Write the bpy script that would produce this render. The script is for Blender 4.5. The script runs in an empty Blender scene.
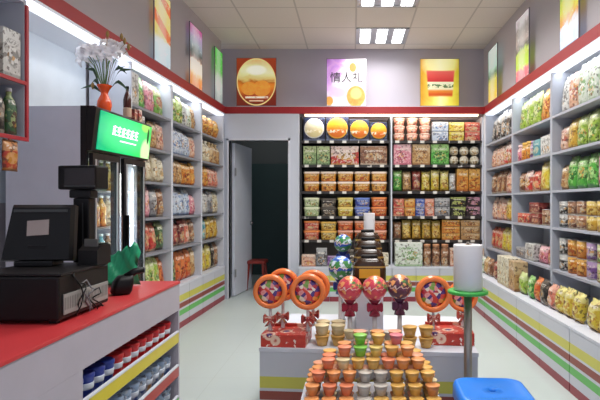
import bpy, bmesh, math, random
from mathutils import Matrix, Vector
R = math.radians; PI = math.pi
rnd = random.Random(7)
COL = bpy.context.scene.collection
sc = bpy.context.scene

# ------------------------------------------------------------------ materials
def lin(c):
    if isinstance(c, str):
        c = c.lstrip('#'); c = [int(c[i:i+2], 16)/255 for i in (0, 2, 4)]
    return tuple((x/12.92 if x <= 0.04045 else ((x+0.055)/1.055)**2.4) for x in c[:3]) + (1,)

class N:
    def __init__(s, name, rough=0.5, metal=0.0, spec=0.5):
        s.m = bpy.data.materials.new(name); s.m.use_nodes = True
        s.t = s.m.node_tree; s.n = s.t.nodes; s.l = s.t.links
        s.b = s.n['Principled BSDF']
        s.b.inputs['Roughness'].default_value = rough
        s.b.inputs['Metallic'].default_value = metal
        s.b.inputs['Specular IOR Level'].default_value = spec
    def put(s, sock, v):
        if hasattr(v, 'is_linked') or isinstance(v, bpy.types.NodeSocket): s.l.new(v, sock)
        else: sock.default_value = v
    def math(s, op, a, b=0.0, clamp=False):
        n = s.n.new('ShaderNodeMath'); n.operation = op; n.use_clamp = clamp
        s.put(n.inputs[0], a); s.put(n.inputs[1], b); return n.outputs[0]
    def tex(s, kind='Object'):
        return s.n.new('ShaderNodeTexCoord').outputs[kind]
    def sep(s, v):
        n = s.n.new('ShaderNodeSeparateXYZ'); s.l.new(v, n.inputs[0]); return n.outputs
    def mix(s, f, a, b):
        n = s.n.new('ShaderNodeMix'); n.data_type = 'RGBA'
        s.put(n.inputs[0], f)
        s.put(n.inputs[6], a if not isinstance(a, str) else lin(a))
        s.put(n.inputs[7], b if not isinstance(b, str) else lin(b))
        return n.outputs[2]
    def noise(s, v, scale, detail=2, dist=0):
        n = s.n.new('ShaderNodeTexNoise'); s.l.new(v, n.inputs['Vector'])
        n.inputs['Scale'].default_value = scale; n.inputs['Detail'].default_value = detail
        n.inputs['Distortion'].default_value = dist
        return n.outputs['Fac']
    def step(s, v, t, soft=0.02):
        n = s.n.new('ShaderNodeMapRange'); s.l.new(v, n.inputs[0])
        n.inputs[1].default_value = t-soft; n.inputs[2].default_value = t+soft
        return n.outputs[0]
    def inv(s, v): return s.math('SUBTRACT', 1.0, v)
    def band(s, v, lo, hi, soft=0.01):
        return s.math('MULTIPLY', s.step(v, lo, soft), s.inv(s.step(v, hi, soft)))
    def ell(s, x, z, cx, cz, rx, rz, soft=0.08):
        a = s.math('POWER', s.math('ABSOLUTE', s.math('DIVIDE', s.math('SUBTRACT', x, cx), rx)), 2.0)
        b = s.math('POWER', s.math('ABSOLUTE', s.math('DIVIDE', s.math('SUBTRACT', z, cz), rz)), 2.0)
        return s.inv(s.step(s.math('ADD', a, b), 1.0, soft))
    def ramp(s, v, stops, interp='LINEAR'):
        n = s.n.new('ShaderNodeValToRGB'); s.l.new(v, n.inputs[0]); n.color_ramp.interpolation = interp
        e = n.color_ramp.elements
        while len(e) < len(stops): e.new(0.5)
        for k, (p, c) in enumerate(stops): e[k].position = p; e[k].color = lin(c)
        return n.outputs[0]
    def base(s, c): s.put(s.b.inputs['Base Color'], c if not isinstance(c, str) else lin(c))
    def emit(s, c, k):
        s.put(s.b.inputs['Emission Color'], c if not isinstance(c, str) else lin(c))
        s.b.inputs['Emission Strength'].default_value = k
    def bump(s, v, strength=0.2, dist=0.01):
        n = s.n.new('ShaderNodeBump'); n.inputs['Strength'].default_value = strength
        n.inputs['Distance'].default_value = dist; s.l.new(v, n.inputs['Height'])
        s.l.new(n.outputs[0], s.b.inputs['Normal'])

MC = {}
def flat(name, c, rough=0.5, metal=0.0, var=0.06, emit=0, spec=0.5):
    if name in MC: return MC[name]
    g = N(name, rough, metal, spec)
    v = g.tex(); f = g.noise(v, 9, 3)
    c0 = lin(c); dark = tuple(max(0, x*(1-var*2)) for x in c0[:3])+(1,)
    col = g.mix(f, dark, c0)
    g.base(col)
    if emit: g.emit(c, emit)
    MC[name] = g.m; return g.m

def mute(c, k=.06, d=.90):
    v = [int(c.lstrip('#')[i:i+2], 16)/255 for i in (0, 2, 4)]; g = sum(v)/3
    return '#'+''.join('%02x' % int(255*d*(x*(1-k)+g*k)) for x in v)
def pack(name, base, a, b, rough=0.35, text='#e8e0d4', scale=1.0):
    """printed wrapper: mottled colours, a coloured badge, a band and a line of print"""
    key = 'pack_'+name; base, a, b = mute(base), mute(a), mute(b, .12, .85)
    if key in MC: return MC[key]
    g = N(key, rough)
    ob = g.tex('Object'); ge = g.sep(g.tex('Generated'))
    oi = g.n.new('ShaderNodeObjectInfo').outputs['Random']
    sh = g.n.new('ShaderNodeVectorMath'); sh.operation = 'ADD'
    cb = g.n.new('ShaderNodeCombineXYZ')
    for i in range(3): g.l.new(g.math('MULTIPLY', oi, 7.0+i), cb.inputs[i])
    g.l.new(ob, sh.inputs[0]); g.l.new(cb.outputs[0], sh.inputs[1]); v = sh.outputs[0]
    vo = g.n.new('ShaderNodeTexVoronoi'); vo.inputs['Scale'].default_value = 55*scale
    g.l.new(v, vo.inputs['Vector'])
    cell = g.sep(vo.outputs['Color'])[0]; cell2 = g.sep(vo.outputs['Color'])[1]
    x, z = ge[0], ge[2]
    n1 = g.noise(v, 30*scale, 3, 0.6)
    # lower field in the main colour, upper field lighter, split at a height that differs from copy to copy
    split = g.math('ADD', 0.50, g.math('MULTIPLY', oi, 0.30))
    up = g.math('GREATER_THAN', g.math('ADD', z, g.math('MULTIPLY', g.math('SUBTRACT', x, .5), g.math('SUBTRACT', oi, .5))), split)
    col = g.mix(g.math('MULTIPLY', up, .7), base, a)
    # coloured picture in the middle
    px = g.math('ADD', 0.40, g.math('MULTIPLY', g.math('FRACT', g.math('MULTIPLY', oi, 7.3)), 0.2))
    pz = g.math('ADD', 0.28, g.math('MULTIPLY', g.math('FRACT', g.math('MULTIPLY', oi, 3.7)), 0.2))
    dx = g.math('DIVIDE', g.math('SUBTRACT', x, px), 0.34); dz = g.math('DIVIDE', g.math('SUBTRACT', z, pz), 0.2)
    e = g.inv(g.step(g.math('ADD', g.math('MULTIPLY', dx, dx), g.math('MULTIPLY', dz, dz)), 1.0, 0.12))
    pic = g.mix(g.step(cell, .45, .02), b, a); pic = g.mix(g.step(cell, .8, .02), pic, '#c89850')
    col = g.mix(g.math('MULTIPLY', e, 0.85), col, pic)
    col = g.mix(g.math('MULTIPLY', g.step(n1, 0.6, 0.05), .6), col, b)
    col = g.mix(g.math('MULTIPLY', g.step(cell2, .84, .01), .55), col, a)
    col = g.mix(g.math('MULTIPLY', g.inv(g.step(cell2, .12, .01)), .65), col, '#3a2420')
    # line of print and darker foot
    tb = g.math('MULTIPLY', g.band(z, 0.70, 0.80, 0.01), g.step(g.noise(v, 85, 1), 0.5, 0.04))
    tb = g.math('MULTIPLY', tb, g.band(x, 0.15, 0.85, 0.02))
    col = g.mix(g.math('MULTIPLY', tb, 0.75), col, text if sum(lin(base)[:3]) < 1.2 else b)
    col = g.mix(g.math('MULTIPLY', g.band(z, -1, 0.09, 0.01), 0.6), col, b)
    g.base(col)
    MC[key] = g.m; return g.m

white = flat('white_board', '#d6d9e3', 0.45)
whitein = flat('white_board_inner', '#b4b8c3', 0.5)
greybd = flat('grey_board', '#aeb1bc', 0.45)
counterwh = flat('counter_board', '#b2acb6', 0.45)
darkin = flat('dark_shelf', '#2e2c2c', 0.5)
darkback = flat('dark_back', '#6e6862', 0.6)
black = flat('black_plastic', '#0d0c0e', 0.4, spec=.3)
blackm = flat('black_metal', '#1d1d21', 0.3, 0.3)
dkgrey = flat('charcoal_plastic', '#191718', 0.45, spec=.3)
redtrim = flat('red_trim_laminate', '#a8242a', 0.4)
redtop = flat('red_counter_laminate', '#c8383c', 0.42, var=0.04)
chrome = flat('chrome', '#c8c8cc', 0.18, 1.0)
steel = flat('steel_post', '#a39c94', 0.3, 0.8)
blueplastic = flat('blue_plastic', '#1c84ee', 0.35, var=0.03)
greenplastic = flat('green_plastic', '#3fae4a', 0.35)
whiteplastic = flat('white_film', '#dfdde0', 0.45, var=0.03)
silver = flat('silver_trim', '#b8babf', 0.35, 0.5)

def wallmat(name, c):
    g = N(name, 0.75); v = g.tex()
    n = g.noise(v, 1.2, 3); c0 = lin(c)
    g.base(g.mix(n, tuple(x*0.9 for x in c0[:3])+(1,), tuple(min(1, x*1.06) for x in c0[:3])+(1,)))
    g.bump(g.noise(v, 180, 2), 0.05, 0.002); return g.m
wallm = wallmat('painted_wall', '#bfb9be'); wallback = wallmat('painted_back_wall', '#bab5c0')
partm = wallmat('painted_partition', '#c9cdd9')
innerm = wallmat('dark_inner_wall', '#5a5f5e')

def ceilmat():
    g = N('ceiling_tiles', 0.85); p = g.sep(g.tex())
    def line(s, off, per):
        f = g.math('FRACT', g.math('DIVIDE', g.math('SUBTRACT', s, off), per))
        d = g.math('MINIMUM', f, g.inv(f)); return g.inv(g.step(d, 0.014, 0.005))
    l = g.math('MAXIMUM', line(p[0], 0.045-6.3, 0.63), line(p[1], 5.92-12.24, 0.612))
    n = g.noise(g.tex(), 60, 3)
    c = g.mix(n, '#ddd4c9', '#e8e0d5')
    g.base(g.mix(g.math('MULTIPLY', l, 0.6), c, '#aaa298')); return g.m
def floormat():
    g = N('floor_tiles', 0.14, spec=0.5); p = g.sep(g.tex())
    def line(s, off, per):
        f = g.math('FRACT', g.math('DIVIDE', g.math('SUBTRACT', s, off), per))
        d = g.math('MINIMUM', f, g.inv(f)); return g.inv(g.step(d, 0.004, 0.002))
    l = g.math('MAXIMUM', line(p[0], -8.15, 0.6), line(p[1], -6.1, 0.6))
    n = g.noise(g.tex(), 1.4, 3, 0.2)
    c = g.mix(n, '#b2bbba', '#c1cac8')
    g.base(g.mix(g.math('MULTIPLY', l, 0.4), c, '#9ea59f'))
    g.put(g.b.inputs['Roughness'], g.math('ADD', 0.24, g.math('MULTIPLY', n, 0.15))); return g.m
def stripemat():
    g = N('striped_cabinet_door', 0.4); z = g.sep(g.tex())[2]
    g.base(g.ramp(z, [(0.0, '#8e3540'), (0.055, '#c3c5ce'), (0.118, '#63b35a'), (0.168, '#c3c5ce'), (0.19, '#8c4238'),
                      (0.238, '#c3c5ce'), (0.252, '#c9c457'), (0.315, '#c3c5ce')], 'CONSTANT')); return g.m
stripe = stripemat()

# ------------------------------------------------------------------ mesh helpers
def bm_box(bm, x0, x1, y0, y1, z0, z1, bev=0.0):
    b2 = bmesh.new()
    vs = [b2.verts.new((x, y, z)) for x in (x0, x1) for y in (y0, y1) for z in (z0, z1)]
    for f in ((0,1,3,2),(4,6,7,5),(0,4,5,1),(2,3,7,6),(0,2,6,4),(1,5,7,3)):
        b2.faces.new([vs[i] for i in f])
    if bev: bmesh.ops.bevel(b2, geom=b2.edges[:], offset=bev, segments=2, profile=0.6, affect='EDGES')
    merge(bm, b2)
def merge(bm, b2):
    off = {}
    for v in b2.verts: off[v.index if v.index >= 0 else id(v)] = None
    b2.verts.index_update(); nv = [bm.verts.new(v.co) for v in b2.verts]
    for f in b2.faces:
        try:
            nf = bm.faces.new([nv[v.index] for v in f.verts]); nf.smooth = f.smooth
        except ValueError: pass
    b2.free()
def bm_lathe(bm, prof, seg=24, c=(0,0,0), smooth=True, sx=1, sy=1):
    """prof: list of (r,z) bottom to top"""
    rings = []
    for r, z in prof:
        if r < 1e-6: rings.append([bm.verts.new((c[0], c[1], c[2]+z))])
        else: rings.append([bm.verts.new((c[0]+sx*r*math.cos(2*PI*i/seg), c[1]+sy*r*math.sin(2*PI*i/seg), c[2]+z)) for i in range(seg)])
    for a, b in zip(rings, rings[1:]):
        for i in range(seg):
            j = (i+1) % seg
            if len(a) == 1 and len(b) == 1: continue
            if len(a) == 1: f = bm.faces.new((a[0], b[j], b[i]))
            elif len(b) == 1: f = bm.faces.new((a[i], a[j], b[0]))
            else: f = bm.faces.new((a[i], a[j], b[j], b[i]))
            f.smooth = smooth
    if len(rings[0]) > 1: bm.faces.new(list(reversed(rings[0])))
    if len(rings[-1]) > 1: bm.faces.new(rings[-1])
def bm_tube(bm, pts, r, seg=8, taper=None):
    pts = [Vector(p) for p in pts]; rings = []
    for i, p in enumerate(pts):
        d = (pts[min(i+1, len(pts)-1)]-pts[max(i-1, 0)]).normalized()
        up = Vector((0,0,1)) if abs(d.z) < 0.95 else Vector((1,0,0))
        a = d.cross(up).normalized(); b = d.cross(a).normalized()
        rr = r if taper is None else r*(1+(taper-1)*i/(len(pts)-1))
        rings.append([bm.verts.new(p+rr*(math.cos(2*PI*k/seg)*a+math.sin(2*PI*k/seg)*b)) for k in range(seg)])
    for a, b in zip(rings, rings[1:]):
        for k in range(seg):
            f = bm.faces.new((a[k], a[(k+1) % seg], b[(k+1) % seg], b[k])); f.smooth = True
    bm.faces.new(rings[0]); bm.faces.new(list(reversed(rings[-1])))
def bm_prism(bm, poly, y0, y1, axis='y'):
    def P(u, w, t): return (u, t, w) if axis == 'y' else ((t, u, w) if axis == 'x' else (u, w, t))
    a = [bm.verts.new(P(u, w, y0)) for u, w in poly]; b = [bm.verts.new(P(u, w, y1)) for u, w in poly]
    n = len(poly)
    for i in range(n): bm.faces.new((a[i], a[(i+1) % n], b[(i+1) % n], b[i]))
    bm.faces.new(a); bm.faces.new(list(reversed(b)))
def tomesh(bm, mat, name='m'):
    bmesh.ops.recalc_face_normals(bm, faces=bm.faces[:])
    me = bpy.data.meshes.new(name); bm.to_mesh(me); bm.free()
    me.materials.append(mat); return me
def B(fn):
    bm = bmesh.new(); fn(bm); return bm
def boxes(*bs, bev=0.0):
    bm = bmesh.new()
    for b in bs: bm_box(bm, *b, bev=bev)
    return bm

def link(name, me, parent=None, M=None):
    o = bpy.data.objects.new(name, me); COL.objects.link(o)
    if parent: o.parent = parent
    if M is not None: o.matrix_local = M
    return o
def obj(name, bm, mat, parent=None, M=None): return link(name, tomesh(bm, mat, name), parent, M)
def tag(o, label=None, cat=None, group=None, kind=None):
    if label: o['label'] = label
    if cat: o['category'] = cat
    if group: o['group'] = group
    if kind: o['kind'] = kind
    return o
def thing(name, label, cat, M=None, group=None):
    o = link(name, None, None, M); o.empty_display_size = 0.05
    return tag(o, label, cat, group)
def struct(name, bm, mat, parent=None, M=None):
    o = obj(name, bm, mat, parent, M)
    if parent is None: o['kind'] = 'structure'
    return o
def T(x, y, z=0): return Matrix.Translation((x, y, z))
def RZ(a): return Matrix.Rotation(a, 4, 'Z')
def dup(root, M, label=None, group=None):
    r = root.copy(); COL.objects.link(r); r.matrix_world = M
    if label: r['label'] = label
    if group: r['group'] = group
    for ch in [c for c in bpy.data.objects if c.parent == root]:
        c = ch.copy(); COL.objects.link(c); c.parent = r
        for g in [q for q in bpy.data.objects if q.parent == ch]:
            d = g.copy(); COL.objects.link(d); d.parent = c
    return r

# ------------------------------------------------------------------ frames
D = 6.45                                   # front plane of the back shelving
ML = T(-1.85, 0) @ RZ(R(-2.25))            # left shelving: x=0 front plane, -x to the wall, y into the shop
MR = T(1.67, 0)                            # right shelving: x=0 front plane, +x to the wall

# ------------------------------------------------------------------ room
struct('floor', boxes((-3.2, 3.0, -1.2, 9.0, -0.06, 0)), floormat())
struct('ceiling', boxes((-3.2, 2.6, -1.2, 7.0, 3.235, 3.3)), ceilmat())
# left wall: recessed below, soffit, upper part flush with the fascia
struct('wall_left', B(lambda bm: bm_prism(bm, [(-0.36, 0), (-0.36, 2.34), (-0.05, 2.34), (-0.05, 3.235), (-0.5, 3.235), (-0.5, 0)], -1.2, 6.42)), wallm, None, ML)
struct('wall_right', B(lambda bm: bm_prism(bm, [(0.36, 0), (0.5, 0), (0.5, 3.235), (0.07, 3.235), (0.07, 2.34), (0.36, 2.34)], -1.2, 6.8)), wallm, None, MR)
struct('wall_back', B(lambda bm: [bm_box(bm, -0.66, 2.1, 6.80, 6.9, 0, 2.3), bm_box(bm, -2.1, 2.1, 6.74, 6.9, 2.3, 3.235)]), wallback)
# partition with the doorway, left of the back shelving
struct('wall_partition', boxes((-1.66, -1.545, 6.40, 6.50, 0, 2.32), (-0.80, -0.665, 6.40, 6.50, 0, 2.32), (-1.545, -0.80, 6.40, 6.50, 1.985, 2.32), (-0.72, -0.665, 6.50, 6.80, 0, 2.32)), partm)
struct('trim_1', boxes((-1.57, -1.545, 6.385, 6.51, 0, 2.01), (-0.80, -0.775, 6.385, 6.51, 0, 2.01), (-1.57, -0.775, 6.385, 6.51, 1.985, 2.01)), white)
# red fascia band round the shop with the white soffit under it
struct('trim_2', boxes((-0.03, 0.0, -1.0, 6.42, 2.325, 2.415)), redtrim, None, ML)
struct('trim_3', boxes((-1.6, 1.67, D-0.03, D, 2.325, 2.412)), redtrim)
struct('trim_4', boxes((0.0, 0.03, -1.0, 6.42, 2.325, 2.415)), redtrim, None, MR)
soff = flat('soffit_added_glow', '#e6eaf4', .5, emit=.12, var=0)  # white board with a faint glow added to stand in for light on it
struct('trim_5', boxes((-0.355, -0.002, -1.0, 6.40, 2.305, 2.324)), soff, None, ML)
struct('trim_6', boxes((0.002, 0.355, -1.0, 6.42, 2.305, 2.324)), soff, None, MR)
struct('trim_7', boxes((-1.58, 1.66, D, 6.72, 2.412, 2.425)), white)
struct('trim_8', boxes((-0.358, -0.345, -.8, 3.9, 1.2, 2.303)), flat('recess_board', '#e6eef6', .5), None, ML)
struct('trim_9', boxes((1.663, 1.70, 6.362, 6.449, .4195, 2.304)), white)
# back room seen through the doorway
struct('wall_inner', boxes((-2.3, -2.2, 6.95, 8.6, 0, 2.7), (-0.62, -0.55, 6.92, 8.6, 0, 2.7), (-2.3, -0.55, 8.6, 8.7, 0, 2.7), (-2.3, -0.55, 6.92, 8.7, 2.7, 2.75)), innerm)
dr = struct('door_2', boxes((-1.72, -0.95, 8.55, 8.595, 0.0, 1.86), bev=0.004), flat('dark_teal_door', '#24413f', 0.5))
obj('door_handle', boxes((-1.05, -1.02, 8.50, 8.549, 0.9, 1.02), bev=0.004), silver, dr)
# open door leaf hinged on the left jamb
dl = struct('door_1', boxes((0, 0.68, -0.02, 0.02, 0.01, 1.97), bev=0.003), flat('door_leaf_paint', '#d8dce8', 0.4), None, T(-1.52, 6.54) @ RZ(R(83)))
obj('door_handle', B(lambda bm: (bm_lathe(bm, [(0.0,0),(0.026,0.0),(0.028,0.02),(0.02,0.035),(0.0,0.04)], 16))), chrome, dl, T(0.62, -0.02, 0.92) @ Matrix.Rotation(R(90), 4, 'X'))
obj('door_hinge', boxes((-0.012, 0.02, -0.034, -0.0205, 0.25, 0.35), (-0.012, 0.02, -0.034, -0.0205, 1.55, 1.65)), silver, dl)

# ------------------------------------------------------------------ ceiling lights
tubem = flat('fluorescent_tube', '#ffffff', 0.5, emit=5.0, var=0)
reflm = flat('troffer_reflector', '#a9abb0', 0.35, 0.3)
for k, yc in enumerate((6.2, 4.985, 3.76, 2.53, 1.3)):
    lab = ['three-tube ceiling light nearest the back wall above the posters', 'three-tube ceiling light at the top edge, second from the back wall',
           'three-tube ceiling light third from the back wall', 'three-tube ceiling light fourth from the back wall', 'three-tube ceiling light fifth from the back wall'][k]
    t = thing('ceiling_light', lab, 'ceiling light', T(0.36, yc, 3.235), 'ceiling lights')
    obj('light_frame', boxes((-0.30, 0.30, -0.285, -0.26, -0.012, 0), (-0.30, 0.30, 0.26, 0.285, -0.012, 0), (-0.31, -0.285, -0.285, 0.285, -0.012, 0), (0.285, 0.31, -0.285, 0.285, -0.012, 0)), silver, t)
    obj('reflector', boxes((-0.28, 0.28, -0.255, 0.255, -0.005, -0.001)), reflm, t)
    for i in (-1, 0, 1):
        obj('fluorescent_tube', boxes((i*0.2-0.06, i*0.2+0.06, -0.25, 0.25, -0.013, -0.0055), bev=0.003), tubem, t)
    l = bpy.data.lights.new('light', 'AREA'); l.shape = 'RECTANGLE'; l.size = 0.6; l.size_y = 0.55; l.energy = [13, 30, 30, 22, 16][k]; l.spread = R(150)
    l.color = (1, 0.985, 0.96); lo = bpy.data.objects.new('troffer_lamp', l); COL.objects.link(lo); lo.location = (0.36, yc, 3.2)

# led strips behind the fascia
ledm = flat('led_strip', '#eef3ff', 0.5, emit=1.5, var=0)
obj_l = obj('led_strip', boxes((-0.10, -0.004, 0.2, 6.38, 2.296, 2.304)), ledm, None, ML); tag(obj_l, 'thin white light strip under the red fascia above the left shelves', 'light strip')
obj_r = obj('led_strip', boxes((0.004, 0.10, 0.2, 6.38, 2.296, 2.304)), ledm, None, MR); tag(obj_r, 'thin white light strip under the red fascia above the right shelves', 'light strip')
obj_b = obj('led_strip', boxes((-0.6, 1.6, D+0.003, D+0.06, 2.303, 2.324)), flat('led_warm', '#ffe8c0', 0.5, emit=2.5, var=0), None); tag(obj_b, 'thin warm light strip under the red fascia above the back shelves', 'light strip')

def strip_lamp(M, sx, sy, e, c):
    l = bpy.data.lights.new('soffit_lamp', 'AREA'); l.shape = 'RECTANGLE'; l.size = sx; l.size_y = sy; l.energy = e; l.color = c
    o = bpy.data.objects.new('soffit_lamp', l); COL.objects.link(o); o.matrix_world = M
for yy in (1.6, 4.7):
    strip_lamp(ML @ T(-.06, yy, 2.29) @ Matrix.Rotation(R(-22), 4, 'Y') if False else ML @ T(-.06, yy, 2.29) @ Matrix.Rotation(R(25), 4, 'Y'), .08, 2.9, 5.5, (.86, .93, 1))
    strip_lamp(MR @ T(.06, yy, 2.29) @ Matrix.Rotation(R(-25), 4, 'Y'), .08, 2.9, 5.5, (.9, .95, 1))
strip_lamp(T(.5, D-.02, 2.30) @ Matrix.Rotation(R(20), 4, 'X'), 2.1, .05, 5, (1, .93, .82))

# ------------------------------------------------------------------ product meshes
MESH = {}
def shared(key, fn, mat):
    k = (key, mat.name)
    if k not in MESH: MESH[k] = tomesh(fn(), mat, key[0])
    return MESH[k]
def bag_bm(w, h, t, seed=0):
    t = t*.72
    r = random.Random(seed); bm = bmesh.new(); nx, nz = 10, 12
    ph = [r.uniform(0, 6) for _ in range(4)]
    def P(i, j, s):
        u = i/nx; v = j/nz
        bul = (1-abs(2*u-1)**3.5)*(1-abs(2*v-1)**4.5)
        wr = 0.10*math.sin(9*u+ph[0]+5*v)*math.sin(7*v+ph[1])+0.06*math.sin(19*v+ph[2]+6*u)
        d = t/2*max(0, bul*(0.92+wr))*(1 if v < .9 else .25)+0.002
        pinch = 1-0.03*(1-abs(2*v-1)**3)
        x = (u-0.5)*w*(pinch+0.05*abs(2*v-1)**6+0.012*math.sin(5*v+ph[2]))
        z = v*h + (0.012*h*math.sin(12*u+ph[3]) if j in (0, nz) else 0)*(1 if j else 0)
        return (x, s*d, z)
    g = {}
    for s in (-1, 1):
        for i in range(nx+1):
            for j in range(nz+1):
                if s == 1 and (i in (0, nx) or j in (0, nz)): g[s, i, j] = g[-1, i, j]
                else:
                    x, y, z = P(i, j, s)
                    if i in (0, nx) or j in (0, nz): y = 0
                    g[s, i, j] = bm.verts.new((x, y, z))
        for i in range(nx):
            for j in range(nz):
                q = [g[s, i, j], g[s, i+1, j], g[s, i+1, j+1], g[s, i, j+1]]
                if s == 1: q.reverse()
                f = bm.faces.new(q); f.smooth = True
    return bm
def roundrect(w, d, r, n=4):
    pts = []
    for cx, cy, a0 in ((w/2-r, d/2-r, 0), (-w/2+r, d/2-r, 90), (-w/2+r, -d/2+r, 180), (w/2-r, -d/2+r, 270)):
        for k in range(n+1):
            a = R(a0+90*k/n); pts.append((cx+r*math.cos(a), cy+r*math.sin(a)))
    return pts
def bm_loft(bm, loops, cap=True, smooth=False):
    rings = [[bm.verts.new(p) for p in lp] for lp in loops]; n = len(rings[0])
    for a, b in zip(rings, rings[1:]):
        for i in range(n):
            f = bm.faces.new((a[i], a[(i+1) % n], b[(i+1) % n], b[i])); f.smooth = smooth
    if cap: bm.faces.new(list(reversed(rings[0]))); bm.faces.new(rings[-1])
def tub_bm(w, h, d):
    bm = bmesh.new(); r = min(w, d)*0.22
    bm_loft(bm, [[(x*s, y*s, z) for x, y in roundrect(w, d, r)] for s, z in ((0.84, 0), (0.88, 0.01*1), (0.95, h*0.86))])
    return bm
def tublid_bm(w, h, d):
    bm = bmesh.new(); r = min(w, d)*0.22
    bm_loft(bm, [[(x*s, y*s, z) for x, y in roundrect(w, d, r)] for s, z in ((1.0, h*0.80), (1.0, h*0.97), (0.93, h*0.995))])
    return bm
def cyl_bm(r, h, prof=None):
    bm = bmesh.new()
    bm_lathe(bm, prof or [(r*0.94, 0), (r, h*0.03), (r, h*0.97), (r*0.94, h)], 18); return bm

def make(kind, w, h, d, mat, mat2):
    """returns list of (part name, mesh, offset) - first entry is the root mesh"""
    if kind == 'bag': return [('snack_bag', shared(('snack_bag', w, h, d, hash(mat.name) % 3), lambda: bag_bm(w, h, d, int(w*1000+h*777)), mat))]
    if kind == 'box':
        return [('carton', shared(('carton', w, h, d), lambda: boxes((-w/2, w/2, -d/2, d/2, 0, h), bev=min(w, h)*0.03), mat))]
    if kind == 'tub':
        return [('food_tub', shared(('food_tub', w, h, d), lambda: tub_bm(w, h, d), mat)),
                ('lid', shared(('lid', w, h, d), lambda: tublid_bm(w, h, d), mat2))]
    if kind == 'can':
        r = w/2*0.97
        return [('tin_can', shared(('tin_can', w, h), lambda: cyl_bm(r, h), mat)),
                ('can_end', shared(('can_end', w, h), lambda: cyl_bm(r, h, [(r*0.96, h*1.001), (r*1.015, h*0.985), (r*1.015, h*1.01), (r*0.9, h*1.012), (r*0.86, h*0.998)]), mat2))]
    if kind == 'jar':
        r = w/2*0.97
        return [('jar', shared(('jar', w, h), lambda: cyl_bm(r, h, [(r*0.9, 0), (r, h*0.06), (r, h*0.68), (r*0.8, h*0.8), (r*0.8, h*0.84)]), mat)),
                ('lid', shared(('jarlid', w, h), lambda: cyl_bm(r, h, [(r*0.86, h*0.845), (r*0.86, h*0.98), (r*0.8, h)]), mat2))]
    if kind == 'pot':   # noodle cup, wider at the top
        r = w/2*0.97
        return [('food_cup', shared(('food_cup', w, h), lambda: cyl_bm(r, h, [(r*0.7, 0), (r*0.73, h*0.02), (r*0.95, h*0.9)]), mat)),
                ('lid', shared(('potlid', w, h), lambda: cyl_bm(r, h, [(r*0.99, h*0.905), (r*0.99, h*0.96), (r*0.9, h)]), mat2))]
    if kind == 'ball':
        r = w/2*0.97
        return [('round_tin', shared(('round_tin', w, h), lambda: B(lambda bm: bm_lathe(bm, [(0.0, 0), (r*0.5, h*0.04), (r*0.85, h*0.2), (r, h*0.5), (r*0.85, h*0.8), (r*0.5, h*0.96), (0.0, h)], 18)), mat)),
                ('lid', shared(('balllid', w, h), lambda: B(lambda bm: bm_lathe(bm, [(r*1.02, h*0.47), (r*1.03, h*0.5), (r*1.02, h*0.53)], 18)), mat2))]
    if kind == 'drum':  # carton with a round window print standing proud of its front
        rr = min(w*0.47, h*0.46)
        def disc():
            bm = bmesh.new(); bm_lathe(bm, [(rr, 0), (rr, 0.006), (rr*0.9, 0.012), (0, 0.018)], 28); bmesh.ops.rotate(bm, verts=bm.verts, cent=(0,0,0), matrix=Matrix.Rotation(R(90), 3, 'X'))
            bmesh.ops.translate(bm, verts=bm.verts, vec=(0, -d/2-0.0005, h*0.53)); return bm
        return [('biscuit_gift_box', shared(('biscuit_gift_box', w, h, d), lambda: boxes((-w/2, w/2, -d/2, d/2, 0, h), bev=0.004), mat)),
                ('round_window', shared(('round_window', w, h, d), disc, mat2))]
    if kind == 'bottle':
        r = w/2*0.97
        return [('bottle', shared(('bottle', w, h), lambda: cyl_bm(r, h, [(r*0.9, 0), (r, h*0.04), (r*0.97, h*0.3), (r, h*0.6), (r*0.75, h*0.73), (r*0.36, h*0.84), (r*0.36, h*0.92)]), mat)),
                ('cap', shared(('cap', w, h), lambda: cyl_bm(r, h, [(r*0.42, h*0.921), (r*0.42, h*0.99), (r*0.36, h)]), mat2))]
KINDW = {'bag': ('snack bag', 'snack bag'), 'box': ('carton', 'carton'), 'tub': ('lidded tub', 'tub'), 'can': ('tin', 'tin'), 'jar': ('jar', 'jar'),
         'pot': ('food cup', 'food cup'), 'ball': ('round tin', 'tin'), 'drum': ('gift box', 'gift box'), 'bottle': ('bottle', 'bottle')}
ORD = ['first', 'second', 'third', 'fourth', 'fifth', 'sixth', 'seventh', 'eighth', 'ninth', 'tenth', 'eleventh', 'twelfth']
def put_item(parts, M, label, cat, group, cl=False):
    root = link(parts[0][0], parts[0][1]); root.matrix_world = M; tag(root, label, cat, group)
    for nm, me in parts[1:]:
        link(nm if nm in ('lid', 'cap', 'can_end', 'round_window') else 'lid', me, root)
    return root

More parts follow.
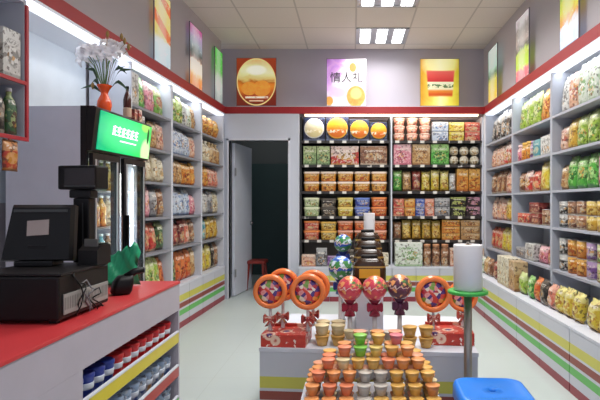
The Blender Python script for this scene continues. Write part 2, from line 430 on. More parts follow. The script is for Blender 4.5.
# palettes: name -> (base, a, b, words)
PAL = {
 'orange': ('#e08a30', '#f0c060', '#c04818', 'orange'), 'orangered': ('#dc5a26', '#f09050', '#a82c18', 'orange red'),
 'tan': ('#c89a60', '#e0c498', '#9c5a30', 'tan'), 'peach': ('#e8b898', '#f4e0d0', '#cc5848', 'peach'),
 'gold': ('#d8a838', '#f0d880', '#a06020', 'gold'), 'yellow': ('#e0c83c', '#f4ec9c', '#c87828', 'yellow'),
 'lime': ('#a8c848', '#e4ecac', '#4c8c34', 'lime green'), 'green': ('#58b844', '#b8e490', '#2c7430', 'green'),
 'dkgreen': ('#3c6840', '#a8b878', '#602820', 'dark green'), 'red': ('#c83430', '#ec8468', '#f0d8a0', 'red'),
 'dkred': ('#782028', '#b85048', '#e0c8a0', 'dark red'), 'pink': ('#e890a0', '#f8d4d4', '#c84464', 'pink'),
 'white': ('#d8d8d4', '#f0f0ec', '#8c8c88', 'white'), 'whitegreen': ('#dce4d4', '#f0f4ec', '#7cb45c', 'white and green'),
 'whiteblue': ('#ccd8e8', '#f0f4f8', '#4878c0', 'white and blue'), 'blue': ('#3048a8', '#7890d8', '#e8e4e0', 'blue'),
 'teal': ('#3894a8', '#90ccd0', '#f0e0b0', 'teal'), 'purple': ('#7c5498', '#c4a4cc', '#e8e0d0', 'purple'),
 'brown': ('#7c4c34', '#b88460', '#e8d8b8', 'brown'), 'black': ('#26221f', '#5c544c', '#c8b8a0', 'black'),
 'blackwhite': ('#2c2a2a', '#e8e8e4', '#a8a8a4', 'black and white'), 'blackgreen': ('#26241e', '#ccd878', '#3c3830', 'black and green'),
 'blackpink': ('#2a2024', '#e4a4b8', '#483440', 'black and pink'), 'grey': ('#8c8c90', '#c8c8c8', '#484850', 'grey'),
 'cream': ('#e4d8b8', '#f4f0dc', '#b89458', 'cream'), 'redwhite': ('#d03c38', '#f4ece4', '#d8b048', 'red and white'),
 'greenred': ('#78b848', '#e8e4b0', '#d04038', 'green and red'), 'magenta': ('#98305c', '#e088a8', '#f0e4e4', 'magenta'),
 'palegreen': ('#c4d49c', '#e8ecc8', '#78a454', 'pale green'), 'coral': ('#e07860', '#f4b8a0', '#f4dcc8', 'coral'),
 'sage': ('#8cac70', '#ccd8a0', '#44643c', 'sage green'), 'navy': ('#1c2444', '#30406c', '#8c98b8', 'navy'),
}
def PM(k, scale=1.0):
    b, a, c, w = PAL[k]; return pack(k, b, a, c, scale=scale)
LID = {}
def lidm(k):
    b, a, c, w = PAL[k]; return flat('lid_'+k, a, 0.4)

def disc_mat(name, c1, c2, c3):
    if name in MC: return MC[name]
    g = N(name, 0.4); p = g.sep(g.tex('Generated')); x, z = p[0], p[2]
    n = g.noise(g.tex(), 30, 3, 1)
    col = g.mix(g.step(g.math('ADD', z, g.math('MULTIPLY', n, 0.4)), 0.72, 0.2), c2, c1)
    r = g.inv(g.ell(x, z, .5, .5, .44, .44, .05)); col = g.mix(r, col, c3)
    bl = g.math('MULTIPLY', g.band(z, 0.28, 0.42, 0.02), g.step(n, 0.5, 0.03)); col = g.mix(bl, col, '#fff4d8')
    g.base(col); MC[name] = g.m; return g.m
discs = {'dwhite': disc_mat('disc_white', '#f0ead4', '#e4d49c', '#e8e4dc'), 'dorange': disc_mat('disc_orange', '#f2c030', '#e87828', '#f0b040')}

def fill_row(M, width, z, rowh, specs, shelfw, bayw, group, dd=0.0, lean=0, pad=0.012, sw=None, hs=1.0, gap=9):
    """specs: list of (kind, palette, relative width, height, depth, n, stack[, lid palette]); facing local -y"""
    flatl = []
    for s in specs:
        s = list(s)+[None]*(8-len(s))
        nn = (s[5] or 1)+(1 if s[0] == 'bag' and (s[5] or 1) > 1 else 0)
        for _ in range(nn): flatl.append(s)
    tot = sum(s[2] for s in flatl); sc_ = (width-2*pad)/tot
    x = pad
    ctr = {}
    from collections import Counter
    cnt = Counter((s[0], s[1]) for s in flatl)
    for s in flatl:
        kind, pal, rw, h, d, n, stack, lp = s
        if kind == 'bag': h = round(min(h*hs, gap-.040), 3)
        cw = rw*sc_; w = round(cw*(0.94 if kind == 'bag' else 0.95), 3); xc = x+cw/2; x += cw
        key = (kind, pal); ctr[key] = ctr.get(key, 0)+1
        if kind in ('can', 'jar', 'pot', 'ball', 'bottle'):
            w = min(w, 0.17); d = w
        stack = stack or 1; hh = round(h/stack, 3)
        if kind == 'drum': m1, m2 = PM('navy'), discs[pal]
        else:
            m1 = PM(pal); m2 = lidm(lp or pal)
            if kind == 'can': m2 = silver
        parts = make(kind, w, hh, d, m1, m2)
        for q in range(stack):
            a = rnd.uniform(-0.05, 0.05) if kind in ('bag',) else rnd.uniform(-0.015, 0.015)
            Mi = M @ T(xc, dd+d/2+0.016, z+q*(hh*1.012+0.0015)+0.0012) @ RZ(a)
            if kind == 'bag': Mi = Mi @ Matrix.Rotation(R(-3-5*rnd.random()-lean), 4, 'X') @ T(0, 0, 0.001) @ Matrix.Diagonal((1, 1, rnd.uniform(.93, 1.03), 1))
            words = PAL[pal][3] if kind != 'drum' else {'dwhite': 'navy cream-disc', 'dorange': 'navy orange-disc'}[pal]
            st = '' if stack == 1 else (['lower ', 'upper '][q] if stack == 2 else ['bottom ', 'middle ', 'top '][q])
            posn = ', ' if cnt[key] == 1 else ', %s from left of its kind, ' % ORD[ctr[key]-1] if ctr[key] > 1 else ', leftmost of its kind, '
            lab = f"{st}{words} {KINDW[kind][0]}{posn}{shelfw}, {bayw}"
            if len(lab.replace(',', '').split()) > 16: lab = lab.replace(' of its kind', '')
            put_item(parts, Mi, lab, KINDW[kind][1], group)

def bay(name, M, width, depth, shelves, top, label, side_m, back_m, shelf_m, ztop=2.29, z0=0.42, left=True, right=True, edge=0.02, group=None, edge_m=None, zside=None):
    t = thing('shelving_unit', label, 'shelving', M, group)
    s = 0.018; zs = z0 if zside is None else zside
    if left: obj('side_panel', boxes((0, s, 0, depth, zs, ztop)), side_m, t)
    if right: obj('side_panel', boxes((width-s, width, 0, depth, zs, ztop)), side_m, t)
    obj('back_panel', boxes((s+0.001, width-s-0.001, depth-0.012, depth, z0, ztop)), back_m, t)
    for z in shelves:
        sh = obj('shelf', boxes((s+0.001, width-s-0.001, 0.0, depth-0.013, z-edge, z)), shelf_m, t)
        if edge_m is not None: obj('price_rail', boxes((s+0.001, width-s-0.001, -0.008, -0.0005, z-edge-0.008, z+0.004)), edge_m, sh)
    return t

# ------------------------------------------------------------------ BACK SHELVING
BACKZ = [0.73, 1.03, 1.345, 1.68, 1.985]
rail = flat('dark_rail', '#3a3838', 0.4)
def tagmat():
    g = N('price_tag_rail', 0.4); p = g.sep(g.tex())
    f = g.math('FRACT', g.math('MULTIPLY', p[0], 6.3)); n = g.noise(g.tex(), 5, 1)
    g.base(g.mix(g.math('MULTIPLY', g.band(f, 0.35, 0.68, 0.02), g.step(n, 0.42, 0.02)), '#34302f', '#d8d4cc')); return g.m
railt = tagmat()
bays = {}
Xa, Xb, Xc = -0.655, 0.49, 1.665
MB1, MB2 = T(Xa, D), T(Xb, D)
bay('back', MB1, Xb-Xa-0.004, 0.33, BACKZ, 2.3, 'dark-edged shelving unit beside the doorway holding stacked orange tubs', darkin, darkback, darkin, edge_m=railt)
bay('back', MB2, Xc-Xb-0.004, 0.33, BACKZ, 2.3, 'pale-sided back shelving unit holding pink and green boxes beside the right corner', white, darkback, rail, edge_m=railt)
G = 'packages on the back shelves'
SW = ['ledge row', 'fifth shelf down', 'fourth shelf down', 'third shelf down', 'second shelf down', 'top shelf']
ZB = [0.42]+BACKZ
def back_rows(M, w, rows, bw):
    for lvl, specs in rows.items():
        z = ZB[lvl]
        fill_row(M @ T(0.02, 0), w-0.044, z, 0.3, specs, SW[lvl], bw, G, dd=0.006 if lvl else -0.20)
back_rows(MB1, Xb-Xa, {
 5: [('drum', 'dwhite', 1, .30, .1, 1), ('drum', 'dorange', 1.05, .305, .1, 1), ('drum', 'dorange', .92, .275, .1, 1), ('drum', 'dorange', .8, .24, .1, 1)],
 4: [('box', 'sage', .65, .24, .12, 2), ('box', 'redwhite', 1.4, .24, .12, 1), ('box', 'brown', 1.35, .24, .12, 1)],
 3: [('tub', 'orange', 1, .25, .15, 5, 2, 'peach')],
 2: [('tub', 'palegreen', 1, .235, .15, 1, 2), ('tub', 'black', 1, .225, .15, 1, 2), ('tub', 'yellow', 1, .235, .15, 1, 2, 'gold'), ('tub', 'blue', 1, .235, .15, 1, 2), ('tub', 'orangered', 1, .24, .15, 1, 2)],
 1: [('tub', 'red', 1, .24, .15, 1, 2, 'orangered'), ('tub', 'gold', 1, .23, .15, 1, 2, 'orange'), ('tub', 'orangered', 1, .24, .15, 3, 2, 'coral')],
 0: [('box', 'peach', .8, .14, .12, 1), ('box', 'grey', .6, .22, .12, 1), ('box', 'purple', 1.1, .12, .12, 1), ('jar', 'black', .5, .2, .12, 3), ('box', 'cream', .8, .16, .12, 1)],
}, 'back left bay')
back_rows(MB2, Xc-Xb, {
 5: [('pot', 'coral', .9, .29, .12, 3, 3, 'peach'), ('box', 'whiteblue', 1.15, .24, .12, 1, 2), ('box', 'yellow', 1.1, .235, .12, 1, 2), ('box', 'red', 1.1, .235, .12, 1, 2)],
 4: [('box', 'pink', 1.2, .27, .14, 1), ('box', 'tan', 1.2, .27, .14, 1), ('box', 'green', 1.2, .27, .14, 1), ('ball', 'cream', .66, .24, .14, 3, 2)],
 3: [('bag', 'green', .8, .27, .09, 1), ('bag', 'tan', .8, .26, .09, 1), ('bag', 'dkred', .8, .27, .09, 1), ('bag', 'yellow', .8, .28, .09, 2), ('bag', 'white', .6, .24, .09, 1), ('box', 'orange', 1, .29, .12, 2)],
 2: [('box', 'red', .7, .22, .12, 1, 2), ('box', 'orange', .7, .22, .12, 1, 2), ('box', 'blue', .6, .22, .12, 1, 2), ('box', 'coral', .6, .22, .12, 1, 2), ('box', 'grey', 1, .23, .12, 1, 2), ('box', 'blackgreen', 1, .24, .12, 1, 2), ('box', 'blackpink', .9, .24, .12, 1, 2)],
 1: [('bag', 'brown', .7, .24, .09, 1), ('bag', 'gold', .8, .26, .09, 3), ('box', 'orange', 1.5, .25, .14, 1, 3), ('box', 'tan', 1.6, .25, .14, 1, 3)],
 0: [('box', 'whitegreen', 2.0, .29, .14, 1), ('jar', 'brown', .62, .27, .12, 3), ('box', 'peach', .8, .22, .12, 3)],
}, 'back right bay')
# ------------------------------------------------------------------ base cabinets
def cabinet(M, width, label, group, front=0.28, back=0.34, doors=2):
    t = thing('base_cabinet', label, 'cabinet', M, group)
    obj('carcass', boxes((0.001, width-0.001, -front+0.022, back, 0, 0.400)), greybd, t)
    obj('ledge', boxes((0.001, width-0.001, -front-0.002, back, 0.4005, 0.4185)), white, t)
    w = width/doors
    for k in range(doors):
        obj('cabinet_door', boxes((k*w+0.003, (k+1)*w-0.003, -front, -front+0.0215, 0.0, 0.398)), stripe, t)
    return t
cabinet(T(Xa, D), Xb-Xa-0.003, 'striped white base cabinet under the back shelves, beside the doorway', 'base cabinets', 0.24, 0.33, 3)
cabinet(T(Xb, D), 1.36-Xb, 'striped white base cabinet under the back shelves, by the right corner', 'base cabinets', 0.24, 0.33, 3)

# ------------------------------------------------------------------ RIGHT SHELVING
RZs = [0.65, 1.0, 1.305, 1.62, 1.925]
RB = [(6.36, 5.32), (5.315, 4.28), (4.275, 3.24), (3.235, 2.2)]
RN = ['right far bay', 'right middle bay', 'right near bay', 'right front bay']
RROWS = [
 {5: [('bag', 'blackwhite', 1, .30, .09, 4)], 4: [('bag', 'peach', 1, .26, .09, 2), ('bag', 'redwhite', 1, .26, .09, 2)],
  3: [('bag', 'brown', 1, .25, .09, 2), ('bag', 'peach', 1, .24, .09, 1), ('bag', 'dkred', 1, .25, .09, 1)], 2: [('bag', 'peach', 1, .26, .1, 2), ('bag', 'gold', 1, .27, .1, 1), ('bag', 'redwhite', 1, .25, .1, 1)],
  1: [('bag', 'red', 1, .24, .1, 2), ('bag', 'yellow', 1, .26, .1, 2), ('bag', 'redwhite', 1, .25, .1, 1)],
  0: [('bag', 'yellow', 1, .3, .1, 1), ('bag', 'teal', 1, .28, .1, 1), ('bag', 'whitegreen', 1, .27, .1, 1), ('bag', 'tan', 1, .28, .1, 1), ('bag', 'brown', 1, .28, .1, 1)]},
 {5: [('bag', 'lime', 1, .32, .1, 2), ('bag', 'orange', 1, .33, .1, 1), ('bag', 'peach', 1, .32, .1, 1)],
  4: [('jar', 'pink', .6, .17, .1, 1), ('jar', 'orange', .6, .18, .1, 2), ('jar', 'purple', .6, .17, .1, 1), ('box', 'teal', .9, .16, .1, 1), ('box', 'white', 1.4, .17, .1, 1)],
  3: [('bag', 'brown', .8, .2, .09, 1), ('bag', 'redwhite', .9, .2, .09, 1), ('bag', 'red', .9, .19, .09, 1), ('bag', 'yellow', .9, .25, .1, 1), ('bag', 'lime', .9, .26, .1, 1)],
  2: [('can', 'red', .6, .1, .1, 3), ('box', 'dkred', 1.2, .2, .12, 1, 2), ('can', 'brown', .7, .14, .1, 2)],
  1: [('box', 'grey', 1, .1, .14, 1), ('box', 'white', .9, .16, .14, 1), ('bag', 'pink', .8, .15, .1, 1), ('bag', 'red', .8, .17, .1, 1)],
  0: [('bag', 'dkred', .7, .28, .1, 1), ('bag', 'purple', .5, .27, .1, 1), ('box', 'cream', .8, .27, .12, 2), ('box', 'tan', .8, .26, .12, 1), ('bag', 'lime', .7, .2, .1, 1)]},
 {5: [('bag', 'white', 1, .29, .1, 1), ('bag', 'peach', 1, .28, .1, 1), ('bag', 'whitegreen', 1, .3, .1, 2), ('bag', 'orange', 1, .31, .1, 1)],
  4: [('bag', 'peach', .8, .2, .1, 1), ('bag', 'gold', 1, .26, .1, 1), ('bag', 'lime', 1, .27, .1, 2), ('bag', 'gold', 1, .28, .1, 1)],
  3: [('bag', 'tan', .8, .2, .1, 1), ('bag', 'green', 1, .24, .1, 2), ('bag', 'magenta', 1, .27, .1, 1), ('bag', 'dkred', 1, .25, .1, 1)],
  2: [('can', 'blackwhite', 1, .21, .1, 1, 2), ('can', 'brown', 1, .21, .1, 2, 2), ('can', 'gold', 1, .21, .1, 3, 2)],
  1: [('can', 'blackwhite', 1, .26, .1, 1, 2), ('can', 'orange', 1, .26, .1, 2, 2), ('can', 'purple', 1, .26, .1, 1, 2), ('can', 'greenred', 1, .26, .1, 2, 2)],
  0: [('bag', 'green', .8, .2, .1, 1), ('bag', 'orangered', .9, .21, .12, 1), ('bag', 'black', .9, .24, .1, 1), ('bag', 'coral', .9, .17, .12, 1), ('bag', 'yellow', .9, .25, .12, 2)]},
 {5: [('bag', 'orange', 1, .3, .1, 4)], 4: [('bag', 'gold', 1, .27, .1, 4)], 3: [('bag', 'magenta', 1, .25, .1, 4)],
  2: [('can', 'gold', 1, .21, .1, 7, 2)], 1: [('can', 'greenred', 1, .26, .1, 7, 2)], 0: [('bag', 'yellow', .9, .25, .12, 5)]},
]
ZR = [0.42]+RZs
GR = 'packages on the right shelves'
for k, (y1, y0) in enumerate(RB):
    M = MR @ T(0, y1) @ RZ(R(-90)); w = y1-y0
    bay('r', M, w, 0.33, RZs, 2.3, ['white shelving unit on the right wall, farthest, next to the back corner', 'white shelving unit, middle one of the right wall',
        'white shelving unit on the right wall with stacked tins, near end', 'white shelving unit on the right wall nearest the viewer'][k], whitein, whitein, greybd, group='right wall shelving')
    for lvl, specs in RROWS[k].items():
        fill_row(M @ T(0.18 if k == 0 and lvl == 0 else 0.02, 0), w-(0.20 if k == 0 and lvl == 0 else 0.04), ZR[lvl], .3, specs, SW[lvl], RN[k], GR, dd=0.01 if lvl else -0.26, hs=1.08, gap=(ZR+[2.29])[lvl+1]-ZR[lvl])
    cabinet(M, w, ['striped white base cabinet under the farthest right-wall shelves', 'striped white base cabinet under the middle right-wall shelves',
        'striped white base cabinet under the near right-wall shelves', 'striped white base cabinet of the right wall nearest the viewer'][k], 'base cabinets', 0.29, 0.33, 2)

# ------------------------------------------------------------------ LEFT SHELVING
LZs = [0.775, 1.075, 1.38, 1.665, 1.97]
LB = [(3.92, 4.72), (4.725, 5.54), (5.545, 6.36)]
LN = ['left near bay', 'left middle bay', 'left far bay']
LROWS = [
 {5: [('box', 'white', .8, .26, .12, 1), ('bag', 'green', 1, .25, .1, 1), ('bag', 'pink', .9, .26, .1, 1), ('bag', 'greenred', 1, .29, .1, 1)],
  4: [('bag', 'black', .9, .2, .09, 2), ('bag', 'tan', .9, .22, .09, 1), ('bag', 'peach', .9, .24, .1, 1)], 3: [('bag', 'peach', 1, .25, .1, 2), ('bag', 'cream', 1, .24, .1, 2)],
  2: [('bag', 'pink', 1, .24, .09, 2), ('bag', 'grey', 1, .23, .09, 1), ('bag', 'brown', 1, .24, .09, 1)], 1: [('bag', 'white', .8, .25, .09, 1), ('bag', 'red', 1, .24, .1, 2), ('bag', 'dkgreen', 1, .22, .1, 1)],
  0: [('bag', 'tan', 1, .27, .1, 2), ('bag', 'lime', 1, .29, .1, 2), ('bag', 'orangered', .8, .26, .1, 1)]},
 {5: [('bag', 'lime', 1, .25, .1, 2), ('bag', 'white', 1, .24, .1, 1), ('bag', 'whitegreen', 1, .23, .1, 1), ('bag', 'tan', .8, .24, .1, 1)],
  4: [('bag', 'grey', 1, .24, .1, 1), ('bag', 'whiteblue', 1, .25, .1, 2), ('bag', 'peach', 1, .22, .1, 1)], 3: [('bag', 'tan', 1, .25, .1, 2), ('bag', 'orange', 1, .25, .1, 2)],
  2: [('bag', 'grey', 1, .23, .1, 1), ('bag', 'whiteblue', 1, .25, .1, 2), ('bag', 'pink', 1, .2, .1, 1)], 1: [('bag', 'dkred', 1, .24, .1, 2), ('bag', 'coral', 1, .23, .1, 1), ('bag', 'brown', 1, .24, .1, 1)],
  0: [('bag', 'blue', .8, .29, .1, 1), ('bag', 'dkgreen', .8, .25, .1, 1), ('bag', 'orangered', 1, .28, .1, 2), ('bag', 'tan', .9, .28, .1, 1)]},
 {5: [('ball', 'orange', 1, .24, .14, 4)], 4: [('bottle', 'cream', .7, .25, .07, 3), ('bottle', 'tan', .7, .25, .07, 3)], 3: [('bag', 'orange', 1, .26, .1, 2), ('bag', 'coral', 1, .26, .1, 2)],
  2: [('bag', 'purple', 1, .26, .09, 1), ('bag', 'white', 1, .25, .09, 1), ('bag', 'grey', 1, .25, .09, 1), ('bag', 'cream', 1, .25, .09, 1)],
  1: [('bag', 'tan', 1, .24, .1, 1), ('bag', 'teal', 1, .28, .1, 1), ('bag', 'gold', 1, .26, .1, 2)], 0: [('bag', 'yellow', 1, .3, .1, 2), ('bag', 'black', .8, .3, .1, 1), ('bag', 'brown', .8, .26, .1, 1)]},
]
ZL = [0.42]+LZs
GL = 'packages on the left shelves'
lback = flat('left_back_board', '#8e9098', .5); lboard = flat('left_shelf_board', '#8c8e96', .45)
for k, (y0, y1) in enumerate(LB):
    M = ML @ T(0, y0) @ RZ(R(90)); w = y1-y0
    bay('l', M, w, 0.33, LZs, 2.3, ['white shelving unit right behind the drinks fridge', 'white shelving unit, middle one of the left wall', 'white shelving unit on the left wall next to the doorway'][k], white, lback, lboard, group='left wall shelving', zside=0.42)
    for lvl, specs in LROWS[k].items():
        fill_row(M @ T(0.02, 0), w-0.04, ZL[lvl], .3, specs, SW[lvl], LN[k], GL, dd=0.01, hs=1.13, gap=(ZL+[2.29])[lvl+1]-ZL[lvl])
    cabinet(M, w, ['striped white base cabinet behind the drinks fridge', 'striped white base cabinet under the middle left-wall shelves', 'striped white base cabinet on the left, next to the doorway'][k], 'base cabinets', 0.015, 0.33, 2)

# ------------------------------------------------------------------ posters (light boxes standing on the fascia)
def poster_mat(name, fn):
    g = N(name, 0.3); p = g.sep(g.tex('Generated')); n = g.noise(g.tex(), 6, 3, 1.5); n2 = g.noise(g.tex(), 22, 3, 1)
    c = fn(g, p[0], p[2], n, n2)
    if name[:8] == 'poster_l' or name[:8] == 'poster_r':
        if name[7:9] in ('l0','l1','l2','r0','r1','r2'): c = g.mix(g.math('ADD', .02, g.math('MULTIPLY', g.ell(p[0], p[2], .45, .5, .25, 1.2, .9), .3)), c, '#e8ecec')  # pale upright streak painted in as a highlight down the side posters
    g.base(c)
    g.l.new(c, g.b.inputs['Emission Color']); g.b.inputs['Emission Strength'].default_value = 0.45
    return g.m
def f_cookie(g, x, z, n, n2):
    c = g.mix(g.step(z, .5, .5), '#6e1f10', '#9c3a18')
    inner = g.ramp(g.math('ADD', z, g.math('MULTIPLY', g.math('SUBTRACT', n, .5), .25)), [(0, '#5c1c10'), (.2, '#a8421c'), (.38, '#e88a28'), (.5, '#c06a20'), (.56, '#d8c070'), (.72, '#e8e8b8'), (1, '#d8b870')])
    c = g.mix(g.ell(x, z, .5, .5, .5, .5, .03), c, '#f0d890'); c = g.mix(g.ell(x, z, .5, .5, .475, .475, .03), c, inner)
    cook = g.math('MAXIMUM', g.ell(x, z, .32, .36, .2, .14, .1), g.ell(x, z, .64, .36, .22, .17, .1))
    c = g.mix(g.math('MULTIPLY', cook, .75), c, g.mix(n2, '#d86c20', '#f6c050'))
    c = g.mix(g.ell(x, z, .5, .75, .24, .1, .5), c, '#f6f6e4')
    t = g.math('MULTIPLY', g.math('MULTIPLY', g.band(z, .155, .195, .005), g.band(x, .22, .8, .01)), g.step(n2, .4, .05))
    c = g.mix(t, c, '#f8e8d0')
    t2 = g.math('MULTIPLY', g.band(z, .09, .115, .005), g.band(x, .32, .68, .01)); return g.mix(t2, c, '#e8c8a8')
def f_love(g, x, z, n, n2):
    d = g.math('ADD', g.math('MULTIPLY', x, .7), g.math('MULTIPLY', g.inv(z), .5))
    c = g.ramp(g.math('ADD', d, g.math('MULTIPLY', g.math('SUBTRACT', n, .5), .5)), [(0, '#a860c0'), (.3, '#d8a8e4'), (.48, '#f2ecf6'), (.7, '#f4f2f4'), (.9, '#e8d8ec')])
    c = g.mix(g.math('MULTIPLY', g.ell(x, z, .3, .28, .25, .12, .6), .5), c, '#b890e0')
    c = g.mix(g.ell(x, z, .74, .2, .24, .23, .15), c, g.mix(n2, '#e06c28', '#f4c468'))
    c = g.mix(g.ell(x, z, .74, .26, .14, .12, .3), c, '#f2d080')
    c = g.mix(g.ell(x, z, .66, .82, .09, .1, .2), c, '#e09858')
    return g.mix(g.ell(x, z, .06, .1, .1, .1, .2), c, '#d8a050')
def f_pot(g, x, z, n, n2):
    c = g.ramp(g.math('ADD', x, g.math('MULTIPLY', g.math('SUBTRACT', n, .5), .2)), [(0, '#c8901c'), (.3, '#e8d060'), (.52, '#f8f4b0'), (.75, '#e6dc5c'), (1, '#c8b428')])
    c = g.mix(g.math('MULTIPLY', g.ell(x, z, .5, .92, .4, .3, .6), .6), c, '#f8f8c8')
    taper = g.math('ADD', .29, g.math('MULTIPLY', z, .1))
    pot = g.math('MULTIPLY', g.band(z, .2, .75, .02), g.inv(g.step(g.math('DIVIDE', g.math('ABSOLUTE', g.math('SUBTRACT', x, .52)), taper), 1.0, .05)))
    pc = g.ramp(z, [(0, '#d86a28'), (.25, '#cc5a24'), (.32, '#e08c38'), (.36, '#e8e0b8'), (.5, '#e4e4c4'), (.52, '#c83434'), (.72, '#e06058')])
    pc = g.mix(g.math('MULTIPLY', g.band(z, .38, .46, .01), g.step(n2, .5, .05)), pc, '#587848')
    return g.mix(pot, c, pc)
def ramps(stops, mott=.25, extra=None):
    def f(g, x, z, n, n2):
        c = g.ramp(g.math('ADD', z, g.math('MULTIPLY', g.math('SUBTRACT', n, .5), mott)), stops)
        if extra: c = extra(g, x, z, n, n2, c)
        return g.mix(g.math('MULTIPLY', g.step(n2, .62, .04), .35), c, '#f4f4ec')
    return f
def spiral(g, x, z, n, n2, c):
    b = g.math('FRACT', g.math('ADD', g.math('MULTIPLY', z, 2.4), g.math('MULTIPLY', x, .6)))
    m = g.math('MULTIPLY', g.band(b, .35, .75, .03), g.band(z, .35, .95, .02)); return g.mix(m, c, g.mix(n2, '#d83020', '#f0a050'))
def poster(M, w, z0, z1, mat, label, text=None):
    t = thing('poster', label, 'poster', M @ T(0, 0, z0), 'posters along the fascia')
    h = z1-z0
    obj('poster_frame', boxes((-w/2-.005, -w/2, -.004, .008, 0, h), (w/2, w/2+.005, -.004, .008, 0, h), (-w/2, w/2, -.004, .008, h-.006, h), (-w/2, w/2, -.004, .008, 0, .01)), flat('poster_frame_grey', '#8f8890', .4, .3), t)
    obj('picture_panel', boxes((-w/2+.0005, w/2-.0005, -.003, .0075, .0105, h-.0065)), mat, t)
    if text:
        cu = bpy.data.curves.new('t', 'FONT'); cu.body = text; cu.size = .14; cu.extrude = .002; cu.align_x = 'CENTER'; cu.offset = 0
        to = bpy.data.objects.new('t', cu); COL.objects.link(to)
        bpy.context.view_layer.update()
        me = bpy.data.meshes.new_from_object(to.evaluated_get(bpy.context.evaluated_depsgraph_get()))
        bpy.data.objects.remove(to); me.materials.clear(); me.materials.append(flat('ink_black', '#1c1820', .6))
        link('lettering', me, t, T(0.0, -.0055, h*.52) @ Matrix.Rotation(R(90), 4, 'X'))
YP = D+0.03
poster(T((256-352)/79, YP), .50, 2.426, 3.045, poster_mat('poster_cookie', f_cookie), 'brown poster with golden cookies in an oval, over the doorway wall')
poster(T((346.5-352)/79, YP), .50, 2.426, 3.035, poster_mat('poster_valentine', f_love), 'lilac and white poster with black Chinese lettering above the tub shelves', '情人礼')
poster(T((440-352)/79, YP), .49, 2.426, 3.035, poster_mat('poster_pot', f_pot), 'yellow poster picturing a red and cream pot, on the back wall')
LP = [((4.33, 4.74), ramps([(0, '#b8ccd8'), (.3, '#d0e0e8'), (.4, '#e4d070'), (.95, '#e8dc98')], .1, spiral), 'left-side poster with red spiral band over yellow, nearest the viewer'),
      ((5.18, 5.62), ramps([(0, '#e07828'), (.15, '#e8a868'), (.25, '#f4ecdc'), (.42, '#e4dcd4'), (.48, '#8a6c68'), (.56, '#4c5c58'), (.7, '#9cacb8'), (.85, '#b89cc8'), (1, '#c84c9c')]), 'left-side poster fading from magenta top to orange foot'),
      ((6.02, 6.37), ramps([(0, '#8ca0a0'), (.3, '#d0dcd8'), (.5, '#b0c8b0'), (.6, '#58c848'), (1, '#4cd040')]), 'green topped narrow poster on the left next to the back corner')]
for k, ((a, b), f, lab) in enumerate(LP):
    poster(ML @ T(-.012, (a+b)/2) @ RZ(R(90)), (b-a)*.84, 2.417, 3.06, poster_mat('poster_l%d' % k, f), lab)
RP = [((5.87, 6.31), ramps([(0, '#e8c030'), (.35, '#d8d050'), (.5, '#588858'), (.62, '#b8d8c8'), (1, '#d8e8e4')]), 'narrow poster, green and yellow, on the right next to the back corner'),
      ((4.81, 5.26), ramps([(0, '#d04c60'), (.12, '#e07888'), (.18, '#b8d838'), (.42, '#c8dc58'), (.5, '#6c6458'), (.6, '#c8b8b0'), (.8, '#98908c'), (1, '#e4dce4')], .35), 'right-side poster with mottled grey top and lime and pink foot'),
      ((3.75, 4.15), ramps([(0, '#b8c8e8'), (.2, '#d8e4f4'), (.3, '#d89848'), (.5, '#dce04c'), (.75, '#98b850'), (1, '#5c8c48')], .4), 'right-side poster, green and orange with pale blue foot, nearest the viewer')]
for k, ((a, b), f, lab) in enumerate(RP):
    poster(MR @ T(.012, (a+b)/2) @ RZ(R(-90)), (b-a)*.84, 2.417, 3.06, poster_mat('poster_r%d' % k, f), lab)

# ------------------------------------------------------------------ FRIDGE
def glassmat(name, tint, mixf):
    m = bpy.data.materials.new(name); m.use_nodes = True; nt = m.node_tree; nt.nodes.clear()
    o = nt.nodes.new('ShaderNodeOutputMaterial'); tr = nt.nodes.new('ShaderNodeBsdfTransparent'); gl = nt.nodes.new('ShaderNodeBsdfGlossy')
    mx = nt.nodes.new('ShaderNodeMixShader'); lw = nt.nodes.new('ShaderNodeLayerWeight'); fr = nt.nodes.new('ShaderNodeMath'); fr.operation = 'POWER'; fr.inputs[1].default_value = 5; nt.links.new(lw.outputs['Facing'], fr.inputs[0])
    ad = nt.nodes.new('ShaderNodeMath'); ad.operation = 'ADD'; ad.inputs[1].default_value = mixf
    tr.inputs[0].default_value = lin(tint); gl.inputs['Roughness'].default_value = .05
    nt.links.new(fr.outputs[0], ad.inputs[0]); nt.links.new(ad.outputs[0], mx.inputs[0]); nt.links.new(tr.outputs[0], mx.inputs[1])
    nt.links.new(gl.outputs[0], mx.inputs[2]); nt.links.new(mx.outputs[0], o.inputs[0]); return m
glass = glassmat('door_glass', '#e8eeee', 0.04)
clearwrap = glassmat('clear_wrap', '#f0ecec', 0.10)
FY0, FY1, FA, FB = 2.97, 3.715, 0.19, -0.29     # fridge extents along y, front and back in the left frame
MF = ML @ T(FA, FY0) @ RZ(R(90))                 # x along width, y into the fridge
FW, FD, FH = FY1-FY0, FA-FB, 1.765
fr = thing('drinks_fridge', 'tall black two-door drinks fridge with a lit green sign', 'fridge', MF)
greyside = flat('fridge_side_grey', '#d0d0dc', .4)
obj('side_panel', boxes((0, .03, .035, FD, .02, FH)), greyside, fr); obj('side_panel', boxes((FW-.03, FW, .035, FD, .02, FH)), greyside, fr)
obj('back_panel', boxes((.031, FW-.031, FD-.03, FD, .02, FH)), flat('fridge_back', '#d4d8da', .5), fr)
obj('top_panel', boxes((.031, FW-.031, .035, FD-.031, 1.52, FH)), blackm, fr)
obj('base_grille', boxes((.031, FW-.031, .035, FD-.031, .02, .2), *[(.04, FW-.04, .028, .0345, .04+.02*i, .05+.02*i) for i in range(7)]), blackm, fr)
